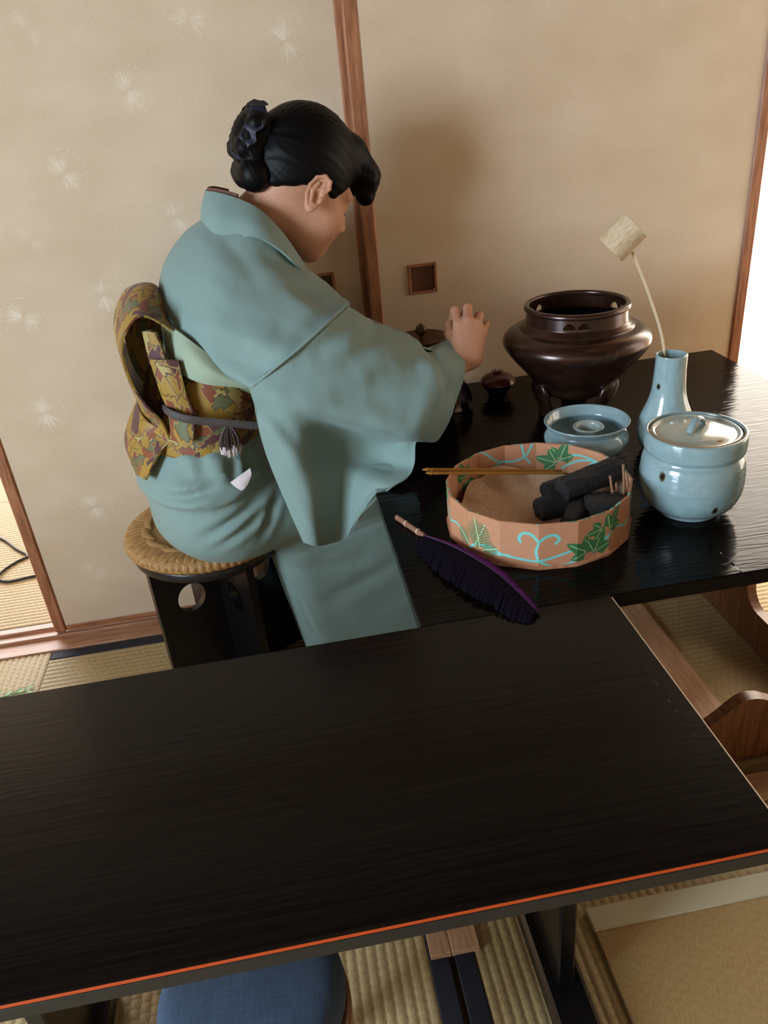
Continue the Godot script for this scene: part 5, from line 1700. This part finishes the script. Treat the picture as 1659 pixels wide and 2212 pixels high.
func sash(t: Node3D) -> void:
	var bro := tmat(brocade_img(), 0.6, Vector3(1, 1, 1))
	bro.rim_enabled = true
	bro.rim = 0.2
	var brocade_uv := 1.0
	# band round the waist
	var rows := []
	for i in 9:
		var f := i / 8.0
		var row := PackedVector3Array()
		for j in 64:
			var a := TAU * j / 64
			var y := lerpf(0.238, 0.386 - 0.042 * cos(a), f)
			var q := torso_at(y)
			var bul := 0.012 + 0.007 * sin(PI * f)
			row.append(Vector3(q.x + cos(a) * (q.y + bul), y, sin(a) * (q.z + bul)))
		rows.append(row)
	var b := MB.new()
	b.sheet(rows, true, false, Vector2(4.2, 0.9))
	to_world(b)
	put(t, "sash", b, bro)
	# drum bow at the back: hollow loop, tail and folded end
	var bow := Node3D.new()
	bow.name = "sash_bow"
	t.add_child(bow)
	b = MB.new()
	cloth(b, fine(DRUM, 5, 5), 0.004, Vector2(1.3, 1.6))
	to_world(b)
	put(bow, "drum_loop", b, bro)
	b = MB.new()
	var inn := []
	for r in DRUM:
		var c: Vector3 = r[0].lerp(Vector3(0.0, 0.34, 0.1), 0.06)
		inn.append([Vector3(c.x, c.y, 0.02), Vector3(lerpf(c.x, 0.03, 0.5), c.y, 0.015), Vector3(0.04, c.y, 0.02)])
	cloth(b, fine(inn, 3, 3), 0.003)
	to_world(b)
	put(bow, "inner_fold", b, bro)
	b = MB.new()
	cloth(b, fine(TAIL, 5, 5), 0.004, Vector2(1.2, 0.6))
	to_world(b)
	put(bow, "tail", b, bro)
	var fm: StandardMaterial3D = bro.duplicate()
	fm.uv1_offset = Vector3(0.35, 0.12, 0)
	b = MB.new()
	cloth(b, fine(FLAP, 5, 4), 0.02, Vector2(0.28, 0.5))
	to_world(b)
	put(bow, "folded_end", b, fm)
	b = MB.new()
	cloth(b, fine(FLAP_TOP, 4, 4), 0.012, Vector2(0.2, 0.25))
	to_world(b)
	put(bow, "folded_end", b, bro)
	# pale green tie above the sash
	b = MB.new()
	cloth(b, fine(SASH_TIE, 6, 6), 0.02)
	to_world(b)
	put(t, "sash_scarf", b, silk(Color8(146, 160, 136), 133))
	# cord with tassel
	b = MB.new()
	var gm := smat(Color8(74, 66, 64), 0.7)
	tube(b, spline(CORD.map(func(p): return p + Vector3(0, 0, 0.006)), 6), 0.0085, 10, true, 0.45, Vector3.UP)
	to_world(b)
	put(t, "sash_cord", b, gm)
	var ta := Node3D.new()
	ta.name = "tassel"
	t.add_child(ta)
	var c := Vector3(0.046, 0.298, 0.198)
	var rng := RandomNumberGenerator.new()
	rng.seed = 12
	for part in 2:
		b = MB.new()
		for k in 90:
			var a := rng.randf() * TAU
			var r := sqrt(rng.randf())
			var p0 := c + Vector3(0.004 * cos(a) * r, 0.004, 0.004 * sin(a) * r)
			var e := c + Vector3(-0.004 + 0.019 * cos(a) * r, -0.054 + rng.randf() * 0.012, 0.004 + 0.012 * sin(a) * r)
			var md := p0.lerp(e, 0.5) + Vector3(0.008 * cos(a) * r, 0.004, 0.007 * sin(a) * r)
			var pl := spline([p0, md, e], 4)
			if part == 0: tube(b, pl.slice(0, 7), 0.0011, 4, false)
			else: tube(b, pl.slice(6, 9), 0.0011, 4, false)
		to_world(b)
		var fr := put(ta, "grey_silk_strands" if part == 0 else "white_silk_fringe", b, smat(Color8(78, 62, 60), 0.6) if part == 0 else smat(Color8(206, 192, 190), 0.6))
		fr.set_meta("kind", "stuff")
		fr.set_meta("label", "grey silk strands of the sash cord tassel" if part == 0 else "white dyed fringe of the sash cord tassel")
	# turned corner showing the white lining
	b = MB.new()
	cloth(b, fine(LINING, 4, 4), 0.002)
	to_world(b)
	put(t, "lining_corner", b, smat(Color8(216, 206, 206), 0.8))

# head axes: x to her right, y up, z forward
const HC := Vector3(0.084, 1.10, -1.600)
var HB := Basis(Vector3(0.2924, -0.0000, 0.9563), Vector3(0.5621, 0.8090, -0.1719), Vector3(0.7737, -0.5878, -0.2365))

func hd(x: float, y: float, z: float) -> Vector3:
	return HC + HB * Vector3(x, y, z) - PERSON

func head_sdf(p: Vector3) -> float:
	var m := Vector3(absf(p.x), p.y, p.z)
	var d := ball(p, Vector3(0, 0.03, -0.018), Vector3(0.073, 0.088, 0.090))
	d = smin(d, ball(p, Vector3(0, -0.028, 0.030), Vector3(0.061, 0.082, 0.060)), 0.03)
	d = smin(d, ball(p, Vector3(0, -0.072, 0.036), Vector3(0.047, 0.040, 0.052)), 0.03)
	d = smin(d, ball(p, Vector3(0, -0.096, 0.066), Vector3(0.020, 0.018, 0.018)), 0.03)
	d = smin(d, ball(m, Vector3(0.036, -0.036, 0.056), Vector3(0.027, 0.027, 0.027)), 0.03)
	d = smin(d, ball(m, Vector3(0.028, 0.022, 0.070), Vector3(0.030, 0.010, 0.014)), 0.02)
	d = smax(d, -ball(m, Vector3(0.032, 0.003, 0.096), Vector3(0.017, 0.011, 0.014)), 0.012)
	d = smin(d, ball(m, Vector3(0.031, 0.0, 0.073), Vector3(0.014, 0.013, 0.013)), 0.006)
	d = smin(d, cone(p, Vector3(0, 0.008, 0.084), Vector3(0, -0.030, 0.104), 0.008, 0.0095), 0.014)
	d = smin(d, ball(m, Vector3(0.010, -0.036, 0.096), Vector3(0.0075, 0.006, 0.008)), 0.008)
	d = smin(d, cone(m, Vector3(0, -0.061, 0.090), Vector3(0.020, -0.065, 0.078), 0.0062, 0.003), 0.006)
	d = smin(d, cone(m, Vector3(0, -0.073, 0.089), Vector3(0.018, -0.068, 0.078), 0.0066, 0.003), 0.006)
	d = smax(d, -cone(m, Vector3(0, -0.0668, 0.098), Vector3(0.024, -0.0668, 0.084), 0.0022, 0.002), 0.003)
	# neck
	d = smin(d, cone(p, Vector3(0, -0.035, -0.028), NB, 0.050, 0.056), 0.03)
	return d

var NB := Vector3.ZERO

func ear_sdf(p: Vector3) -> float: # right ear, its own axes: x outwards, y up, z forward
	var d := ball(p, Vector3(0.0, 0.0, -0.002), Vector3(0.0065, 0.031, 0.018))
	d = smin(d, ball(p, Vector3(-0.007, 0.0, 0.006), Vector3(0.009, 0.020, 0.008)), 0.006)
	d = smin(d, ball(p, Vector3(0.001, -0.027, 0.002), Vector3(0.006, 0.0105, 0.0085)), 0.01)
	d = smax(d, -ball(p, Vector3(0.0085, -0.004, 0.003), Vector3(0.010, 0.0135, 0.0095)), 0.003)
	d = smax(d, -ball(p, Vector3(0.0085, 0.016, -0.004), Vector3(0.0065, 0.010, 0.009)), 0.004)
	var h := [[0.009, 0.004], [0.0135, 0.018], [0.008, 0.0295], [-0.005, 0.0325], [-0.0165, 0.022], [-0.0195, 0.004], [-0.0155, -0.013], [-0.006, -0.027]]
	for k in 7:
		d = smin(d, cone(p, Vector3(0.0055, h[k][1], h[k][0]), Vector3(0.0055, h[k + 1][1], h[k + 1][0]), 0.0034, 0.0034), 0.0025)
	d = smin(d, cone(p, Vector3(0.005, 0.016, -0.007), Vector3(0.005, 0.0, -0.0105), 0.0024, 0.0028), 0.003)
	d = smin(d, cone(p, Vector3(0.005, 0.0, -0.0105), Vector3(0.0045, -0.014, -0.004), 0.0028, 0.003), 0.003)
	d = smin(d, ball(p, Vector3(0.0045, -0.007, 0.0115), Vector3(0.004, 0.0055, 0.004)), 0.004)
	return d

func hair_sdf(p: Vector3) -> float:
	var d := ball(p, Vector3(0, 0.036, -0.020), Vector3(0.086, 0.105, 0.103))
	# lower edge: nape, over the ear, temple, forehead
	var z := p.z
	var lim := 0.0
	if z < 0.008: lim = lerpf(0.016, -0.052, clampf((0.008 - z) / 0.098, 0, 1))
	elif z < 0.042: lim = lerpf(0.016, -0.006, clampf((z - 0.018) / 0.012, 0, 1))
	else: lim = lerpf(-0.006, 0.055, clampf((z - 0.042) / 0.036, 0, 1))
	d = smax(d, (lim - p.y) * 0.8, 0.012)
	# side-swept fringe
	d = smin(d, cone(p, Vector3(0.01, 0.10, 0.055), Vector3(0.012, 0.078, 0.100), 0.030, 0.024), 0.025)
	d = smin(d, cone(p, Vector3(0.012, 0.078, 0.100), Vector3(0.012, 0.046, 0.116), 0.023, 0.019), 0.02)
	d = smin(d, cone(p, Vector3(-0.02, 0.085, 0.09), Vector3(-0.035, 0.03, 0.10), 0.024, 0.012), 0.02)
	# combed strands gather at the knot
	var g := p - Vector3(0, 0.02, -0.11)
	var an := atan2(g.y, g.x)
	d += 0.0009 * sin(an * 46.0 + 6.0 * sin(an * 5.0)) * clampf(Vector2(g.x, g.y).length() * 18.0, 0, 1)
	return d

func bun_sdf(p: Vector3) -> float:
	var d := ball(p, Vector3(0, 0.030, -0.122), Vector3(0.046, 0.046, 0.040))
	# coils wound over it
	for k in 5:
		var a := k * 1.26 + 0.4
		var c := Vector3(0, 0.030, -0.126)
		var u := Vector3(cos(a), sin(a), -0.25).normalized()
		var w := Vector3(cos(a + 1.15), sin(a + 1.15), 0.1).normalized()
		d = smin(d, cone(p, c + u * 0.040, c + w * 0.036 + Vector3(0, 0, -0.018), 0.018, 0.013), 0.004)
	# lower roll over the nape
	d = smin(d, cone(p, Vector3(-0.026, -0.028, -0.100), Vector3(0.026, -0.030, -0.100), 0.030, 0.031), 0.006)
	d = smin(d, cone(p, Vector3(-0.02, -0.006, -0.122), Vector3(0.03, 0.0, -0.118), 0.018, 0.018), 0.005)
	d += 0.0006 * sin(p.y * 520.0 + p.x * 160.0 + p.z * 300.0)
	return d

func head(t: Node3D) -> void:
	var skin := smat(Color8(196, 148, 120), 0.55, 0.4)
	skin.albedo_texture = tex(grain_img(96, 96, 141, 0.12, 0.12, [Color8(238, 226, 220), Color8(255, 250, 246)], 0.6))
	skin.uv1_triplanar = true
	skin.uv1_scale = Vector3(14, 14, 14)
	skin.subsurf_scatter_enabled = true
	skin.subsurf_scatter_strength = 0.12
	M.skin = skin
	NB = HB.inverse() * (body(0.165, 0.60, 0.0) - HC)
	var b := MB.new()
	nets(b, head_sdf, Vector3(-0.10, -0.26, -0.14), Vector3(0.10, 0.125, 0.125), 0.0036)
	var ebs := Basis(Vector3.UP, deg_to_rad(24)) * Basis(Vector3.RIGHT, deg_to_rad(8))
	for sd in [1.0, -1.0]:
		var eb := MB.new()
		nets(eb, ear_sdf, Vector3(-0.016, -0.044, -0.028), Vector3(0.016, 0.042, 0.024), 0.0016)
		var base := b.v.size()
		for k in eb.v.size():
			var q := ebs * (eb.v[k] * 0.98) + Vector3(0.084, -0.008, 0.000)
			b.vert(Vector3(q.x * sd, q.y, q.z))
		for k in range(0, eb.ix.size(), 3):
			b.ix.append(base + eb.ix[k])
			b.ix.append(base + eb.ix[k + (1 if sd > 0 else 2)])
			b.ix.append(base + eb.ix[k + (2 if sd > 0 else 1)])
	for k in b.v.size(): b.v[k] = hd(b.v[k].x, b.v[k].y, b.v[k].z)
	put(t, "head_and_neck", b, skin)
	var hm := smat(Color8(8, 7, 8), 0.48, 0.25)
	b = MB.new()
	nets(b, hair_sdf, Vector3(-0.10, -0.07, -0.135), Vector3(0.10, 0.15, 0.145), 0.0045)
	for k in b.v.size(): b.v[k] = hd(b.v[k].x, b.v[k].y, b.v[k].z)
	var h := put(t, "hair", b, hm)
	b = MB.new()
	nets(b, bun_sdf, Vector3(-0.075, -0.07, -0.19), Vector3(0.075, 0.10, -0.05), 0.003)
	for k in b.v.size(): b.v[k] = hd(b.v[k].x, b.v[k].y, b.v[k].z)
	put(h, "bun", b, hm)
	# navy ruffle pinned over the knot
	b = MB.new()
	var rows := []
	for i in 5:
		var row := PackedVector3Array()
		for j in 96:
			var a := TAU * j / 96
			var f := i / 4.0
			var w := sin(a * 13.0) * 0.004 * f
			var r := 0.034 + 0.020 * f + 0.002 * sin(a * 7.0)
			row.append(hd(cos(a) * r, 0.034 + sin(a) * r, -0.154 + 0.022 * f * f + w))
		rows.append(row)
	b.sheet(rows, true, false)
	var rm := smat(Color8(16, 16, 40), 0.6)
	put(h, "navy_ruffle", b, rm)
	# lowered lashes and brows
	var lm := smat(Color8(30, 22, 20), 0.6)
	for s in [-1.0, 1.0]:
		b = MB.new()
		tube(b, spline([hd(s * 0.019, -0.006, 0.0845), hd(s * 0.028, -0.0095, 0.0868), hd(s * 0.037, -0.0085, 0.0835), hd(s * 0.045, -0.005, 0.0765)], 5), 0.0012, 6)
		put(t, "eyelash", b, lm)
		b = MB.new()
		tube(b, spline([hd(s * 0.016, 0.021, 0.0865), hd(s * 0.030, 0.0265, 0.0835), hd(s * 0.046, 0.022, 0.0715)], 5), 0.0018, 6, true, 0.5)
		put(t, "eyebrow", b, lm)

func hand_sdf(p: Vector3) -> float: # world axes
	var W: Vector3 = HAND.wrist
	var d := cone(p, HAND.elbow, W, 0.036, 0.0225)
	var F: Array = HAND.fingers
	var k0: Vector3 = F[0][0]; var k3: Vector3 = F[3][0]
	# palm: four bones from the wrist to the knuckles
	for i in 4:
		d = smin(d, cone(p, W + (k3 - k0) * ((i - 1.5) * 0.16) + Vector3(0, 0.005, 0), F[i][0], 0.019, 0.0105), 0.016)
	for i in 4:
		var r: float = [0.0088, 0.0092, 0.0086, 0.0076][i]
		var e := cone(p, F[i][0], F[i][1], r * 1.1, r)
		e = smin(e, cone(p, F[i][1], F[i][2], r, r * 0.92), 0.004)
		e = smin(e, cone(p, F[i][2], F[i][3], r * 0.92, r * 0.8), 0.004)
		d = smin(d, e, 0.005)
	# thumb from the side of the palm
	var t0 := W.lerp(k0, 0.35) + Vector3(-0.012, 0, -0.006)
	var t1 := k0 + Vector3(-0.012, -0.022, -0.016)
	var t2 := k0 + Vector3(-0.010, -0.006, -0.036)
	var th := smin(cone(p, t0, t1, 0.0135, 0.0105), cone(p, t1, t2, 0.0105, 0.008), 0.006)
	return smin(d, th, 0.010)

func hand(t: Node3D) -> void:
	var W: Vector3 = HAND.wrist
	var b := MB.new()
	nets(b, hand_sdf, W + Vector3(-0.12, -0.09, -0.13), W + Vector3(0.07, 0.12, 0.10), 0.0032)
	for k in b.v.size(): b.v[k] -= PERSON
	put(t, "forearm_and_hand", b, M.skin)
	# other hand, mostly behind the sleeve
	var lw := Vector3(0.185, 0.742, -1.66)
	var lb := MB.new()
	for k in b.v.size():
		var q := b.v[k] + PERSON - W
		lb.vert(lw + Vector3(q.x * 0.8 + q.y * 0.3, q.y * 0.85 - q.x * 0.3, -q.z) - PERSON)
	for k in range(0, b.ix.size(), 3):
		lb.ix.append(b.ix[k]); lb.ix.append(b.ix[k + 2]); lb.ix.append(b.ix[k + 1])
	put(t, "forearm_and_hand", lb, M.skin)
